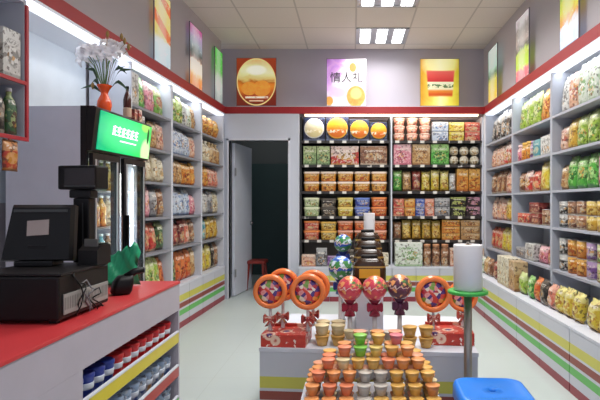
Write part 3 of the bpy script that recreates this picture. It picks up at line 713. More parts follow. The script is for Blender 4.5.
obj('front_frame', boxes((0, .025, 0, .034, .02, FH), (FW-.025, FW, 0, .034, .02, FH), (.025, FW-.025, 0, .034, 1.50, 1.505), (FW/2-.03, FW/2+.03, 0, .034, .2, 1.5)), blackm, fr)
for x0 in (.028, FW/2+.033):
    x1 = x0+FW/2-.061
    dr_ = obj('fridge_door', boxes((x0, x0+.03, -.026, -.001, .205, 1.495), (x1-.03, x1, -.026, -.001, .205, 1.495), (x0+.03, x1-.03, -.026, -.001, .205, .24), (x0+.03, x1-.03, -.026, -.001, 1.46, 1.495)), blackm, fr)
    obj('door_glass', boxes((x0+.031, x1-.031, -.018, -.012, .241, 1.459)), glass, dr_)
    obj('door_trim', boxes((x0+.02, x0+.036, -.030, -.0265, .241, 1.459), (x1-.036, x1-.02, -.030, -.0265, .241, 1.459)), silver, dr_)
    hx = x1-.02 if x0 < .1 else x0+.008
    obj('door_handle', boxes((hx, hx+.014, -.05, -.028, .72, 1.12), bev=.004), chrome if x0 < .1 else black, dr_)
for z in (.5, .78, 1.04, 1.28):
    obj('wire_shelf', boxes((.032, FW-.032, .06, FD-.035, z-.008, z)), silver, fr)
obj('inner_light', boxes((FW/2+.075, FW/2+.10, .03, .045, .55, 1.4), bev=.004), flat('fridge_tube', '#ffffff', emit=12, var=0), fr)

for lx, la in ((.042, -90), (FW-.042, 90)):
    fl_ = bpy.data.lights.new('fridge_lamp', 'AREA'); fl_.shape = 'RECTANGLE'; fl_.size = 1.2; fl_.size_y = .04; fl_.energy = 5; fl_.color = (.9, .96, 1)
    flo = bpy.data.objects.new('fridge_lamp', fl_); COL.objects.link(flo); flo.matrix_world = MF @ T(lx, .05, .85) @ RZ(R(50 if la < 0 else -50)) @ Matrix.Rotation(R(la), 4, 'Y')
def signmat():
    g = N('green_lit_sign', .25); p = g.sep(g.tex('Generated')); x, z = p[0], p[2]; n = g.noise(g.tex(), 7, 2, 1)
    c = g.ramp(g.math('ADD', x, g.math('MULTIPLY', g.math('SUBTRACT', n, .5), .3)), [(0, '#10a070'), (.15, '#0cb068'), (.55, '#14bc68'), (.8, '#2cc460'), (1, '#4cb858')])
    c = g.mix(g.math('MULTIPLY', g.ell(x, z, .45, .55, .45, .42, .7), .35), c, '#70e8a0')
    c = g.mix(g.ell(x, z, .90, .2, .10, .36, .35), c, '#b8e0a0')
    c = g.mix(g.ell(x, z, .86, .92, .09, .14, .3), c, '#8cc860')
    c = g.mix(g.ell(x, z, .93, .68, .022, .24, .3), c, '#0c4c24')
    g.base(c); g.l.new(c, g.b.inputs['Emission Color']); g.b.inputs['Emission Strength'].default_value = .95; return g.m
sg = obj('sign_housing', B(lambda bm: bm_prism(bm, [(-.03, 1.505), (-.06, 1.755), (-.05, 1.765), (.034, 1.767), (.034, 1.766), (-.002, 1.766), (-.002, 1.505)], 0, FW, 'x')), blackm, fr)
slope = math.atan2(.03, .25)
MS = T(0, -.0305, 1.508) @ Matrix.Rotation(slope, 4, 'X')
obj('sign_face', boxes((.045, FW-.008, -.008, -.0, .010, .242), bev=.003), signmat(), sg, MS)
wt = flat('sign_white', '#ffffff', emit=1.2, var=0)
def glyphs(bm):
    r = random.Random(3); x = .20
    for k in range(6):
        bm_box(bm, x, x+.045, -.0105, -.0085, .165, .172); bm_box(bm, x+.019, x+.026, -.0105, -.0085, .118, .178)
        bm_box(bm, x, x+.045, -.0105, -.0085, .118, .125)
        bm_box(bm, x, x+.008, -.0105, -.0085, .118+.02*(k % 2), .16); bm_box(bm, x+.008, x+.04, -.0105, -.0085, .142, .148); x += .058
    bm_box(bm, .3, .52, -.0105, -.0085, .085, .092)
obj('sign_lettering', B(glyphs), wt, sg, MS)
# bottles inside
gi = 0
for zi, z in enumerate((.2, .5, .78, 1.04, 1.28)):
    pals = [['orange', 'tan', 'green'], ['cream', 'red', 'tan'], ['whiteblue', 'teal', 'brown'], ['grey', 'orange', 'cream'], ['yellow', 'lime', 'gold']][zi]
    for k in range(8):
        pal = pals[(k//3) % 3]; x = .07+k*.085
        if z in (.5,.78,1.04,1.28) or True:
            put_item(make('bottle', .068, .21, .068, PM(pal), lidm('white')), MF @ T(x, .18, z+.001),
                     f"{PAL[pal][3]} drink bottle, {ORD[k]} from left on {['the bottom', 'the second lowest', 'the middle', 'the second highest', 'the top'][zi]} fridge shelf", 'bottle', 'bottles inside the fridge')

# things on the fridge
vase = obj('flower_vase', B(lambda bm: bm_lathe(bm, [(.0, 0), (.030, 0), (.036, .012), (.044, .045), (.040, .075), (.022, .112), (.020, .122), (.030, .145), (.042, .165), (.045, .172), (.038, .170), (.018, .125), (.0, .12)], 28)), flat('orange_glaze', '#f0561c', .25))
VM = ML @ T(.13, 3.24, FH)
vase.matrix_world = ML @ T(.165, 3.22, 1.7680); VM = vase.matrix_world.copy(); tag(vase, 'bright orange waisted vase on top of the fridge', 'vase')
bq = thing('lily_bouquet', 'bunch of white lilies with dark leaves standing in the orange vase', 'flowers', VM @ Matrix.Diagonal((1.0, 1, .9, 1)))
stemm = flat('stem_green', '#5a7a3c', .5); leafm = flat('leaf_green', '#2f4a33', .45); petm = flat('lily_petal', '#fbf8fa', .5, var=.03); budm = flat('dry_bud', '#9a7a3c', .6); anth = flat('anther', '#b86a30', .6)
rf = random.Random(11)
def petal(bm, M, L, W, curl):
    n = 7; rows = []
    for i in range(n+1):
        t = i/n; w = W*math.sin(PI*min(1, t*.92+.06))**.8; r = L*t*(1-.15*t); z = curl*(math.sin(t*2.1)*.7-.8*t*t)
        rows.append([bm.verts.new(M @ Vector((r, s*w/2, z+abs(s)*w*.18))) for s in (-1, -.5, 0, .5, 1)])
    for a, b in zip(rows, rows[1:]):
        for k in range(4): f = bm.faces.new((a[k], a[k+1], b[k+1], b[k])); f.smooth = True
heads = [(-.12, -.02, .41), (-.085, .03, .45), (-.055, -.05, .39), (-.02, .02, .44), (.0, -.04, .41), (.04, .03, .47), (.07, -.03, .41), (.0, .05, .50), (.10, .02, .45), (-.15, .03, .38), (.05, -.04, .36), (-.10, -.05, .43)]
for i, (hx, hy, hz) in enumerate(heads):
    st = obj('flower_stem', B(lambda bm: bm_tube(bm, [(0.006*math.cos(i), .006*math.sin(i), .126), (hx*.15, hy*.2, .2), (hx*.5, hy*.6, .2+(hz-.2)*.6), (hx*.93, hy*.95, hz-.01)], .0028, 6)), stemm, bq)
    Mh = T(hx, hy, hz) @ Matrix.Rotation(rf.uniform(-.4, .4)+hx*4, 4, 'Y') @ Matrix.Rotation(rf.uniform(.6, 1.5), 4, 'X')
    def fl(bm):
        for k in range(6): petal(bm, Mh @ RZ(k*PI/3+(.1 if k % 2 else 0)), .072, .032, .05)
        for k in range(3): bm_tube(bm, [Mh @ Vector((0, 0, 0)), Mh @ Vector((.012*math.cos(k*2.1), .012*math.sin(k*2.1), .045))], .0015, 5)
    obj('lily_flower', B(fl), petm, st)
for i, (lx, ly, lz, L) in enumerate([(-.04, 0, .20, .14), (-.03, .02, .26, .12), (.06, 0, .30, .17), (.06, -.02, .24, .15), (.02, .02, .30, .12), (-.06, -.01, .30, .10), (.08, .0, .34, .12)]):
    sg_ = -1 if lx < 0 else 1; dz = [.02, -.06, .05, -.05, .08, .06, -.02][i]
    def lf(bm):
        n = 8; rows = []
        for k in range(n+1):
            t = k/n; w = .026*math.sin(PI*min(1, t*.95+.03)); x = lx*.3+sg_*L*t; z = .135+(lz-.135)*min(1, t*2.2)+dz*t*t-.05*t*t; y = ly*t
            rows.append([bm.verts.new((x, y-w*.3, z-w/2)), bm.verts.new((x, y, z)), bm.verts.new((x, y+w*.3, z+w/2))])
        for a, b in zip(rows, rows[1:]):
            for q in range(2): f = bm.faces.new((a[q], a[q+1], b[q+1], b[q])); f.smooth = True
    obj('leaf', B(lf), leafm, bq)
for i, (bx, bz) in enumerate([(.13, .50), (.155, .46), (.11, .53), (.02, .55), (-.075, .19)]):
    obj('bud', B(lambda bm: [bm_lathe(bm, [(0, -.028), (.008, -.015), (.011, 0), (.006, .018), (0, .028)], 10, (bx, 0, bz)), bm_tube(bm, [(0.01 if bx > 0 else -.01, 0, .15), (bx*.5, 0, bz*.75+.02), (bx, 0, bz-.02)], .0018, 5)]), budm, bq)
bt = make('bottle', .055, .235, .055, flat('brown_glass', '#4a1f18', .15), black)
bo = put_item(bt, ML @ T(.165, 3.52, 1.7680), 'small dark brown bottle with black cap on top of the fridge', 'bottle', None)
obj('bottle_label', B(lambda bm: bm_lathe(bm, [(.0273, .02), (.0275, .025), (.0275, .08), (.0273, .085)], 18)), flat('cream_label', '#c8a890', .6), bo)
for k, (yy, pal, h, w) in enumerate([(3.60, 'dkred', .09, .05), (3.665, 'redwhite', .10, .05), (3.715, 'white', .06, .04)]):
    put_item(make('box', w, h, .05, PM(pal), None), ML @ T(.165, yy, 1.7680) @ RZ(R(90)), f"small {PAL[pal][3]} carton on top of the fridge beside the brown bottle", 'carton', 'cartons on the fridge')

# ------------------------------------------------------------------ left wall cabinet above the counter
MW = ML @ T(0, 1.25) @ RZ(R(90)); WW = 1.5
wc = thing('wall_cabinet', 'white open wall cabinet with red edging at the top left', 'cabinet', MW)
for x0 in (0, WW-.02): 
    s_ = obj('side_panel', boxes((x0, x0+.02, .012, .34, 1.535, 2.29)), whitein, wc)
obj('back_panel', boxes((.021, WW-.021, .325, .34, 1.535, 2.29)), whitein, wc)
obj('bottom_panel', boxes((.021, WW-.021, .012, .324, 1.535, 1.553)), whitein, wc)
obj('shelf', boxes((.021, WW-.021, .012, .324, 1.832, 1.85)), whitein, wc)
obj('top_panel', boxes((.021, WW-.021, .012, .324, 2.272, 2.29)), white, wc)
obj('edge_strip', boxes((WW-.016, WW+.002, 0, .0115, 1.53, 2.26), (0, WW-.016, 0, .0115, 1.53, 1.550), (0, WW-.016, 0, .0115, 1.83, 1.849)), flat('red_edge', '#b03038', .4), wc)
wcx = [(1.36, 'blackwhite', .09), (1.22, 'white', .12)]
put_item(make('box', .13, .25, .08, PM('white'), None), MW @ T(1.405, .062, 1.8515), 'white printed carton standing on the upper shelf of the wall cabinet', 'carton', None)
put_item(make('box', .13, .22, .08, PM('cream'), None), MW @ T(1.24, .062, 1.8515), 'cream carton left of the white carton in the wall cabinet', 'carton', None)
for k, (x, pal) in enumerate([(1.40, 'dkgreen'), (1.31, 'black'), (1.22, 'peach'), (1.12, 'dkgreen'), (1.02, 'orangered')]):
    put_item(make('bottle', .075, .25-.01*k, .075, PM(pal), lidm('grey')), MW @ T(x+.03, .06, 1.5545), f"{PAL[pal][3]} bottle, {ORD[k]} from the right on the wall cabinet's lower shelf", 'bottle', 'bottles in the wall cabinet')
hb = obj('hanging_pack', bag_bm(.11, .16, .05, 5), pack('hangpack', '#c83c28', '#e8b070', '#e8a030'), None, MW @ T(1.385, .02, 1.365)); tag(hb, 'red and yellow rounded snack pack hanging under the wall cabinet', 'snack pack')
obj('hang_tab', boxes((-.012, .012, -.002, .002, .158, .172)), PM('red'), hb)

# ------------------------------------------------------------------ COUNTER
CX, CY, CZ = -.925, 2.75, .78
ct = thing('checkout_counter', 'white checkout counter with a red top and open product shelves', 'counter', T(0, 0, 0))
obj('countertop', boxes((-1.36, CX, -.4, CY, CZ-.014, CZ), bev=.003), redtop, ct)
obj('front_panel', boxes((CX-.025, CX-.004, -.4, CY-.004, .625, CZ-.0145), (CX-.025, CX-.004, -.4, 1.76, 0, .6245)), counterwh, ct)
obj('end_panel', boxes((-1.34, CX-.026, CY-.022, CY-.004, 0, CZ-.0145), (CX-.0255, CX-.004, CY-.022, CY-.004, 0, .6245)), counterwh, ct)
obj('divider_panel', boxes((-1.34, CX-.026, 1.74, 1.758, 0, CZ-.0145)), counterwh, ct)
obj('back_panel', boxes((-1.355, -1.341, -.4, CY-.004, 0, CZ-.0145)), counterwh, ct)
CSZ = (.465, .285, .12)
for z, c, nm in zip(CSZ, ('#d8c838', '#b43c34', '#58b44c'), ('yellow', 'red', 'green')):
    sh = obj('shelf', boxes((-1.339, CX-.012, 1.76, CY-.024, z-.018, z)), white, ct)
    obj('price_rail', boxes((CX-.0115, CX-.001, 1.762, CY-.024, z-.008, z+.045)), flat('rail_'+nm, c, .35), sh)
    obj('rail_lip', boxes((CX-.0125, CX+.001, 1.762, CY-.024, z+.0455, z+.053)), white, sh)
cupb = flat('cup_blue', '#2a3f9c', .3); cupr = flat('cup_red', '#d0282c', .3); cupw = flat('cup_lidwhite', '#d8e0ea', .35)
cs = pack('bluecup', '#4868b0', '#b8d0e8', '#e8f0f4'); 
def ccup(bm): bm_lathe(bm, [(.024, 0), (.026, .004), (.034, .09), (.036, .094), (.036, .104), (.030, .11)], 18)
for lvl, z in enumerate(CSZ):
    n = 12; pit = (CY-.03-1.765)/n
    for k in range(n):
        y = 1.765+pit*(k+.5)
        isred = lvl == 0 and k >= 4
        body = (cupr if isred else cupb) if lvl == 0 else cs
        nm = ('red' if isred else 'dark blue') if lvl == 0 else 'blue and white'
        me = shared(('ccup',), lambda: B(ccup), body)
        me2 = shared(('cband',), lambda: B(lambda bm: bm_lathe(bm, [(.0312, .05), (.0318, .052), (.0345, .072), (.0338, .074)], 18)), cupw)
        o = link('drink_cup', me); o.matrix_world = T(CX-.065, y, z+.001)
        tag(o, f"{nm} cup with white band, {ORD[k]} from the near end, {['top', 'middle', 'lowest'][lvl]} counter shelf", 'cup', 'cups on the counter shelves')
        link('label_band', me2, o)

# ------------------------------------------------------------------ COUNTER THINGS
cb = thing('cash_drawer', 'black till base with a grey vented side panel on the counter', 'till', T(-1.01, 1.755, CZ))
obj('body', boxes((-.32, 0, 0, .36, .012, .165), bev=.008), black, cb)
def ventm():
    g = N('grey_vent', .5); p = g.sep(g.tex()); f = g.math('FRACT', g.math('MULTIPLY', p[1], 90)); m = g.step(f, .6, .1)
    g.base(g.mix(g.math('MULTIPLY', m, g.band(p[2], .045, .088, .002)), '#8f8f8b', '#4c4c4a')); return g.m
obj('side_plate', boxes((.0005, .006, .025, .345, .028, .1), bev=.002), ventm(), cb)
obj('top_ledge', boxes((-.31, .004, .01, .35, .1655, .175), bev=.003), dkgrey, cb)
for fx in (-.3, -.03):
    for fy in (.03, .33): obj('foot', boxes((fx-.012, fx+.012, fy-.012, fy+.012, .0005, .0118)), black, cb)
# till screen seen from behind
MT = T(-1.225, 1.99, CZ+.1765) @ RZ(R(6))
ts = thing('till_screen', 'black till monitor seen from behind with a small white sticker', 'monitor', MT)
MTT = T(0, 0, .02) @ Matrix.Rotation(R(-13), 4, 'X')
obj('screen_shell', B(lambda bm: bm_loft(bm, [[(x, y, z) for x, z in [(-.135*s+o_, 0*s), (.13*s+o_, 0), (.118*s+o_, .222*s), (-.115*s+o_, .222*s)]] for s, y, o_ in ((.93, -.02, 0), (1, 0, 0), (1, .03, 0))])), black, ts, MTT)
obj('screen_rim', boxes((-.10, .10, -.0235, -.0205, .188, .198)), flat('grey_rim', '#3a3c3c', .4), ts, MTT)
obj('sticker', boxes((-.035, .045, -.023, -.0206, .095, .155)), flat('paper_label', '#b7a9a4', .7, var=.2), ts, MTT @ Matrix.Rotation(R(-4), 4, 'Y'))
obj('stand', boxes((-.07, .07, -.04, .06, .0, .02), (-.035, .035, -.01, .02, .02, .08), bev=.004), black, ts)
# pole display
MP = T(-1.15, 2.18, CZ+.0005)
pd = thing('pole_display', 'black customer display on a thick post behind the till', 'display', MP)
obj('base', boxes((-.06, .06, -.05, .06, 0, .02), bev=.004), black, pd)
obj('post', boxes((-.032, .036, -.02, .03, .0205, .44), bev=.006), black, pd)
obj('post_trim', boxes((.008, .012, -.0235, -.0205, .12, .42)), flat('grey_rim2', '#2e2f30', .4), pd)
obj('post_collar', boxes((-.045, .046, -.028, .038, .4405, .475), bev=.006), dkgrey, pd)
hd = obj('display_head', boxes((-.085, .09, -.045, .045, .476, .578), bev=.009), black, pd, RZ(R(-8)))
obj('display_window', boxes((-.05, .086, -.0485, -.0455, .495, .565)), flat('display_glass', '#2a2426', .12), hd)
obj('window_rim', boxes((-.052, .088, -.049, -.0456, .487, .4935)), flat('grey_rim', '#3a3c3c', .4), hd)
# receipt printer
pr = thing('receipt_printer', 'small dark receipt printer on top of the till base', 'printer', T(-1.035, 2.05, CZ+.1765) @ RZ(R(-6)) @ Matrix.Scale(.8, 4))
obj('printer_body', B(lambda bm: bm_prism(bm, [(-.055, 0), (-.055, .07), (-.02, .095), (.05, .095), (.06, .08), (.06, 0)], -.05, .05, 'x')), dkgrey, pr)
obj('printer_lid', boxes((-.045, .045, -.02, .05, .0955, .103), bev=.003), black, pr)
obj('paper_slip', boxes((-.035, .035, -.03, -.022, .085, .125)), flat('receipt_paper', '#5a5856', .7), pr)
# handheld scanner / phone pile
hs = thing('barcode_scanner', 'black handheld scanner lying beside the till near the green bag', 'scanner', T(-1.06, 2.34, CZ+.0015) @ RZ(R(35)))
obj('scanner_body', B(lambda bm: bm_loft(bm, [[(x*s+ox, y*s, z) for x, y in roundrect(.09, .07, .02)] for s, z, ox in ((.8, 0, 0), (1, .015, 0), (.95, .06, .01), (.7, .085, .02))], smooth=True)), black, hs)
obj('scanner_handle', B(lambda bm: bm_tube(bm, [(0.02, 0, .075), (.06, .0, .10), (.10, .0, .105)], .018, 10, .8)), black, hs)
obj('scanner_window', boxes((.1, .104, -.012, .012, .094, .116)), flat('scan_glass', '#8d9498', .1), hs)
# cables
cu = thing('cable_bundle', 'thin grey cables looped along the front of the till base', 'cable', T(0, 0, 0))
for k in range(3):
    pts = [(-.995+.004*k, 1.84+.05*k+.05*t, CZ+.01+.16*math.sin(t*PI)*(1-.25*k)*(1 if t < .5 else .7)+.004) for t in [i/14 for i in range(15)]]
    pts = [(x+.012*math.sin(i*.8+k), y+.02*math.sin(i*.9+k), z) for i, (x, y, z) in enumerate(pts)]
    obj('cable', B(lambda bm: bm_tube(bm, pts, .0028, 6)), flat('cable_grey', '#77777a', .5) if k == 1 else black, cu)
# green plastic bag
def gbag(bm):
    r = random.Random(5); nx, nz = 16, 12; g = {}
    top = [.085, .09, .095, .1, .105, .11, .112, .118, .124, .13, .136, .142, .15, .155, .162, .16, .13]
    for s in (-1, 1):
        for i in range(nx+1):
            for j in range(nz+1):
                u, v = i/nx, j/nz; edge = i in (0, nx) or j in (0, nz)
                if s == 1 and edge: g[s, i, j] = g[-1, i, j]; continue
                d = .035*(1-abs(2*u-1)**2)*(1-v**3)*(1.1-.5*v)+(.006*math.sin(i*1.9+j*1.1) if not edge else 0)
                if j == 0: d = .03*(1-abs(2*u-1)**2)*0
                g[s, i, j] = bm.verts.new(((u-.5)*.25*(1-.12*math.sin(v*PI)), s*d+.01*math.sin(u*9+v*4), v*1.36*top[i]*(.96+.04*math.sin(i*2.3))))
        for i in range(nx):
            for j in range(nz):
                q = [g[s, i, j], g[s, i+1, j], g[s, i+1, j+1], g[s, i, j+1]]
                if s == 1: q.reverse()
                f = bm.faces.new(q); f.smooth = True
gb = obj('plastic_bag', B(gbag), flat('green_bag_plastic', '#28a878', .35, var=.15), None, T(-1.20, 2.58, CZ+.004) @ RZ(R(8)) @ T(.0, 0, 0)); tag(gb, 'crumpled green plastic bag standing on the far end of the counter', 'bag')

# ------------------------------------------------------------------ ISLAND
ang = R(-5)
MI = T(-.50, 2.75) @ RZ(ang)
isl = thing('display_island', 'white striped low display island in the middle of the floor', 'display stand', MI)
obj('carcass', boxes((0, 1.16, .021, .85, 0, .40)), greybd, isl)
obj('island_top', boxes((-.002, 1.162, -.002, .852, .4005, .42)), white, isl)
for k in range(2): obj('front_door', boxes((.58*k+.002, .58*(k+1)-.002, 0, .0205, .05, .4495)), stripe, isl, T(0, 0, -.05))
def cartonmat():
    g = N('candy_carton', .35); v = g.tex(); p = g.sep(v)
    vo = g.n.new('ShaderNodeTexVoronoi'); vo.inputs['Scale'].default_value = 13; g.l.new(v, vo.inputs['Vector'])
    d = vo.outputs['Distance']; c = g.mix(g.noise(v, 30, 2), '#a81c20', '#d84c34')
    c = g.mix(g.band(d, .25, .42, .03), c, '#e8c8b0'); c = g.mix(g.inv(g.step(d, .2, .03)), c, '#3a2c70')
    g.base(g.mix(g.step(g.noise(v, 45, 2), .64, .02), c, '#f0e4d8')); return g.m
cm_ = cartonmat()
for x0, w, lab in ((.004, .245, 'red printed candy carton on the left end of the island'), (.90, .26, 'red printed candy carton on the right end of the island')):
    cc = obj('candy_carton', boxes((0, w, 0, .21, 0, .068), bev=.003), cm_, None, MI @ T(x0, .012 if x0 < .1 else .125, .421)); tag(cc, lab, 'carton', 'candy cartons')
    obj('carton_rim', boxes((.004, w-.004, .19, .206, .0682, .085)), cm_, cc)
# giant flat lollipops
ringm = flat('orange_candy_rim', '#f58445', .25, var=.05)
def mosaic():
    g = N('candy_mosaic', .2); v = g.tex(); p = g.sep(v)
    vo = g.n.new('ShaderNodeTexVoronoi'); vo.inputs['Scale'].default_value = 42; g.l.new(v, vo.inputs['Vector'])
    c = g.ramp(g.sep(vo.outputs['Color'])[0], [(0, '#4a2a7c'), (.2, '#d8402c'), (.38, '#e89898'), (.52, '#e8dccc'), (.62, '#b82838'), (.78, '#7ca040'), (.88, '#e8913a')], 'CONSTANT')
    g.base(c); g.l.new(vo.outputs['Distance'], g.b.inputs['Roughness']) ; g.b.inputs['Coat Weight'].default_value = .6; return g.m
mos = mosaic()
bowm = pack('bow', '#b8282c', '#e06450', '#e8b0a0'); stickm = flat('clear_stick', '#d8d4d4', .25)
def bow_bm(w=.05):
    bm = bmesh.new()
    for s in (-1, 1):
        bm_loft(bm, [[(s*x, y*dd, z*dd) for y, z in ((-.012, -.02), (.012, -.02), (.012, .02), (-.012, .02))] for x, dd in ((.004, .4), (.022, .9), (w*.8, 1.25), (w, .9))])
    bm_box(bm, -.009, .009, -.013, .013, -.012, .012, bev=.003); 
    bm_prism(bm, [(-.006, -.01), (-.03, -.045), (-.01, -.04), (0, -.015), (.012, -.045), (.028, -.04), (.006, -.01)], -.006, .004); return bm
def flat_lolly(label, X, Y, Z, zb, r=.088, first=[None]):
    M = T(X, Y, zb)
    t = thing('giant_lollipop', label, 'lollipop', M, 'giant flat lollipops')
    h = Z-zb
    obj('stick', B(lambda bm: bm_lathe(bm, [(.0, 0), (.013, 0.0), (.011, .01), (.008, h-r*.98), (0, h-r*.97)], 12)), stickm, t)
    MX = T(0, 0, h) @ Matrix.Rotation(R(90), 4, 'X')
    ring = [(r*.70, -.014), (r*.74, -.022), (r*.93, -.022), (r, -.010), (r, .010), (r*.93, .022), (r*.74, .022), (r*.70, .014)]
    def rg(bm):
        bm_lathe(bm, ring, 36)
        for f in [f for f in bm.faces if len(f.verts) > 8]: bm.faces.remove(f)
        vs = list(bm.verts); n = 36; a = vs[:n]; b = vs[-n:]
        for i in range(n): bm.faces.new((b[i], b[(i+1) % n], a[(i+1) % n], a[i]))
    obj('candy_rim', B(rg), ringm, t, MX)
    obj('candy_disc', B(lambda bm: bm_lathe(bm, [(r*.695, -.012), (r*.695, .012), (r*.5, .018), (0, .02)], 36)), mos, t, MX)
    obj('bow', bow_bm(.036), bowm, t, T(0, -.014, .07))
zc = .4895
flat_lolly('giant orange-rimmed lollipop in front at the far left of the island', -.455, 2.84, .708, zc, .095)
flat_lolly('giant orange-rimmed lollipop, front row of the left carton, second from left', -.245, 2.83, .708, zc, .1)
flat_lolly('giant orange-rimmed lollipop half hidden behind the leftmost one', -.455+.062, 2.905, .735, zc, .092)
flat_lolly('giant orange-rimmed lollipop half hidden behind the second one from left', -.225, 2.955, .715, zc, .098)
flat_lolly('giant orange-rimmed lollipop standing between centre lollipops and metal post', .455, 2.86, .69, zc, .102)
flat_lolly('giant orange-rimmed lollipop behind the metal post with the white roll', .635, 2.93, .665, zc, .088)
# ball lollipops
def ballm(name, c1, c2, c3, sp='#f0a868'):
    g = N(name, .3); v = g.tex(); z = g.sep(v)[2]; n = g.noise(v, 18, 3, 1.5)
    c = g.ramp(g.math('ADD', g.math('MULTIPLY', z, 7), g.math('MULTIPLY', n, .5)), [(0, c1), (.12, c2), (.26, '#e8c8c0'), (.32, c1), (.55, c2), (.64, c3)], 'CONSTANT')
    g.base(g.mix(g.step(g.noise(v, 34, 2), .58, .03), g.mix(g.step(g.noise(v, 22, 2), .62, .03), c, '#4c8848'), sp)); g.b.inputs['Coat Weight'].default_value = .5; return g.m
b1 = ballm('ball_pink', '#d84458', '#c83850', '#e07850'); b2 = ballm('ball_brown', '#582840', '#6c3450', '#d89058')
tubec = {'red': flat('wrap_red', '#9c2440', .3), 'plum': flat('wrap_plum', '#5c2848', .3)}
def ball_lolly(label, X, Y, Z, zb, m, wm, r=.065):
    t = thing('ball_lollipop', label, 'lollipop', T(X, Y, zb), 'giant ball lollipops'); h = Z-zb
    obj('stick', B(lambda bm: bm_lathe(bm, [(0, 0), (.02, 0), (.016, .01), (.012, h-r-.09), (0, h-r-.088)], 12)), stickm, t)
    obj('candy_ball', B(lambda bm: bm_lathe(bm, [(r*math.sin(a), -r*math.cos(a)) for a in [PI*i/14 for i in range(15)]], 26, (0,0,0))), m, t, T(0, 0, h))
    obj('wrapper_skirt', B(lambda bm: bm_lathe(bm, [(.03, -r-.085), (.022, -r-.05), (.014, -r-.035), (.022, -r-.012), (.034, -r+.008)], 14, (0, 0, h), sx=1.05, sy=.8)), wm, t)
    obj('bow', bow_bm(.045), wm, t, T(0, -.03, h-r-.03))
ball_lolly('giant round pink lollipop, left one of the centre three', -.012, 2.86, .722, .421, b1, tubec['red'], .07)
ball_lolly('giant round pink lollipop, middle one of the centre three', .127, 2.86, .722, .421, b1, tubec['red'], .0705)
ball_lolly('giant round brown and orange lollipop, right one of the centre three', .267, 2.86, .73, .421, b2, tubec['plum'], .07)
bblue = ballm('ball_blue', '#3c8c48', '#2454b8', '#3c74d0', '#dce8f4')
ball_lolly('giant round blue lollipop behind the pink ones', -.07, 3.14, .80, .421, bblue, flat('wrap_blue', '#24408c', .3), .075)
ball_lolly('giant round blue and green lollipop beside the dark jars, farthest back', -.06, 3.42, .93, .421, bblue, flat('wrap_blue', '#24408c', .3), .06)
# dark jars with gold labels on a stepped riser
rs = obj('stepped_riser', B(lambda bm: bm_prism(bm, [(0, 0), (0, .28), (.13, .28), (.13, .325), (.25, .325), (.25, .37), (.37, .37), (.37, .415), (.49, .415), (.49, 0)], -.08, .08, 'x')), white, None, T(.105, 3.02, .421)); tag(rs, 'white stepped riser under the dark jars behind the lollipops', 'riser')
goldl = flat('goldlabel', '#e8b030', .4, var=.15); jb = flat('dark_jar', '#3a2413', .2)
for k in range(4):
    w = .20-.008*k
    def jr(bm): bm_loft(bm, [[(x*s, y*s, z) for x, y in roundrect(w, .09, .035)] for s, z in ((.92, 0), (1, .01), (1, .10), (.93, .135), (.72, .160), (.45, .168))], smooth=True)
    o = obj('candy_jar', B(jr), jb, None, T(.105, 3.02+.065+.12*k, .421+.28+.045*k+.001)); tag(o, ['dark jar with yellow label, frontmost on the stepped riser', 'dark jar, second from the front on the stepped riser', 'dark jar, third from the front on the stepped riser', 'dark jar, rearmost on the stepped riser'][k], 'jar', 'dark jars')
    obj('label', boxes((-w*.31, w*.31, -.0485, -.0455, .05, .105)), goldl, o)
    obj('gold_collar', B(lambda bm: bm_loft(bm, [[(x*s, y*s, z) for x, y in roundrect(w, .09, .035)] for s, z in ((.97, .112), (.985, .11), (.955, .122), (.93, .124))])), flat('gold_band', '#c09a50', .3, .6), o)
    obj('lid', B(lambda bm: bm_loft(bm, [[(x*s, y*s, z) for x, y in roundrect(w, .09, .035)] for s, z in ((.5, .1685), (.5, .18), (.45, .184))])), black, o)

# ------------------------------------------------------------------ bag-roll posts
def rollpost(label, X, Y, zdisc, rr, rh, dr, pr_, cat='bag roll holder'):
    t = thing('bag_roll_stand', label, cat, T(X, Y, 0))
    obj('base_plate', B(lambda bm: bm_lathe(bm, [(.11, 0), (.11, .006), (.1, .012), (.03, .016)], 28)), steel, t)
    obj('post', B(lambda bm: bm_lathe(bm, [(pr_, .0165), (pr_, zdisc-.0005)], 16)), steel, t)
    obj('disc', B(lambda bm: bm_lathe(bm, [(dr*.9, zdisc), (dr, zdisc+.004), (dr, zdisc+.016), (dr*.92, zdisc+.02)], 32)), greenplastic if dr > .06 else whiteplastic, t)
    obj('spindle', B(lambda bm: bm_lathe(bm, [(.008, zdisc+rh+.0225), (.008, zdisc+rh+.035)], 12)), steel, t)
    r = obj('plastic_bag_roll', B(lambda bm: bm_lathe(bm, [(rr*.97, 0), (rr, .004), (rr*.985, rh*.5), (rr, rh-.004), (rr*.97, rh)], 32)), whiteplastic, None, T(X, Y, zdisc+.021)); tag(r, label.split(' stand')[0].replace('post', 'roll') if False else ('white plastic bag roll on the green disc right of the island' if dr > .06 else 'slim white roll standing tall behind the dark jars'), 'bag roll')
    obj('roll_core', B(lambda bm: bm_lathe(bm, [(.018, rh+.0002), (.018, rh+.001), (.012, rh+.001)], 16)), flat('card_core', '#9a7c5c', .7), r)
rollpost('tall metal post with a green disc, behind the blue stool', .568, 2.5, .755, .07, .22, .098, .020)
rollpost('slender metal post holding the slim white roll behind the island', .135, 4.0, .80, .044, .30, .05, .012)

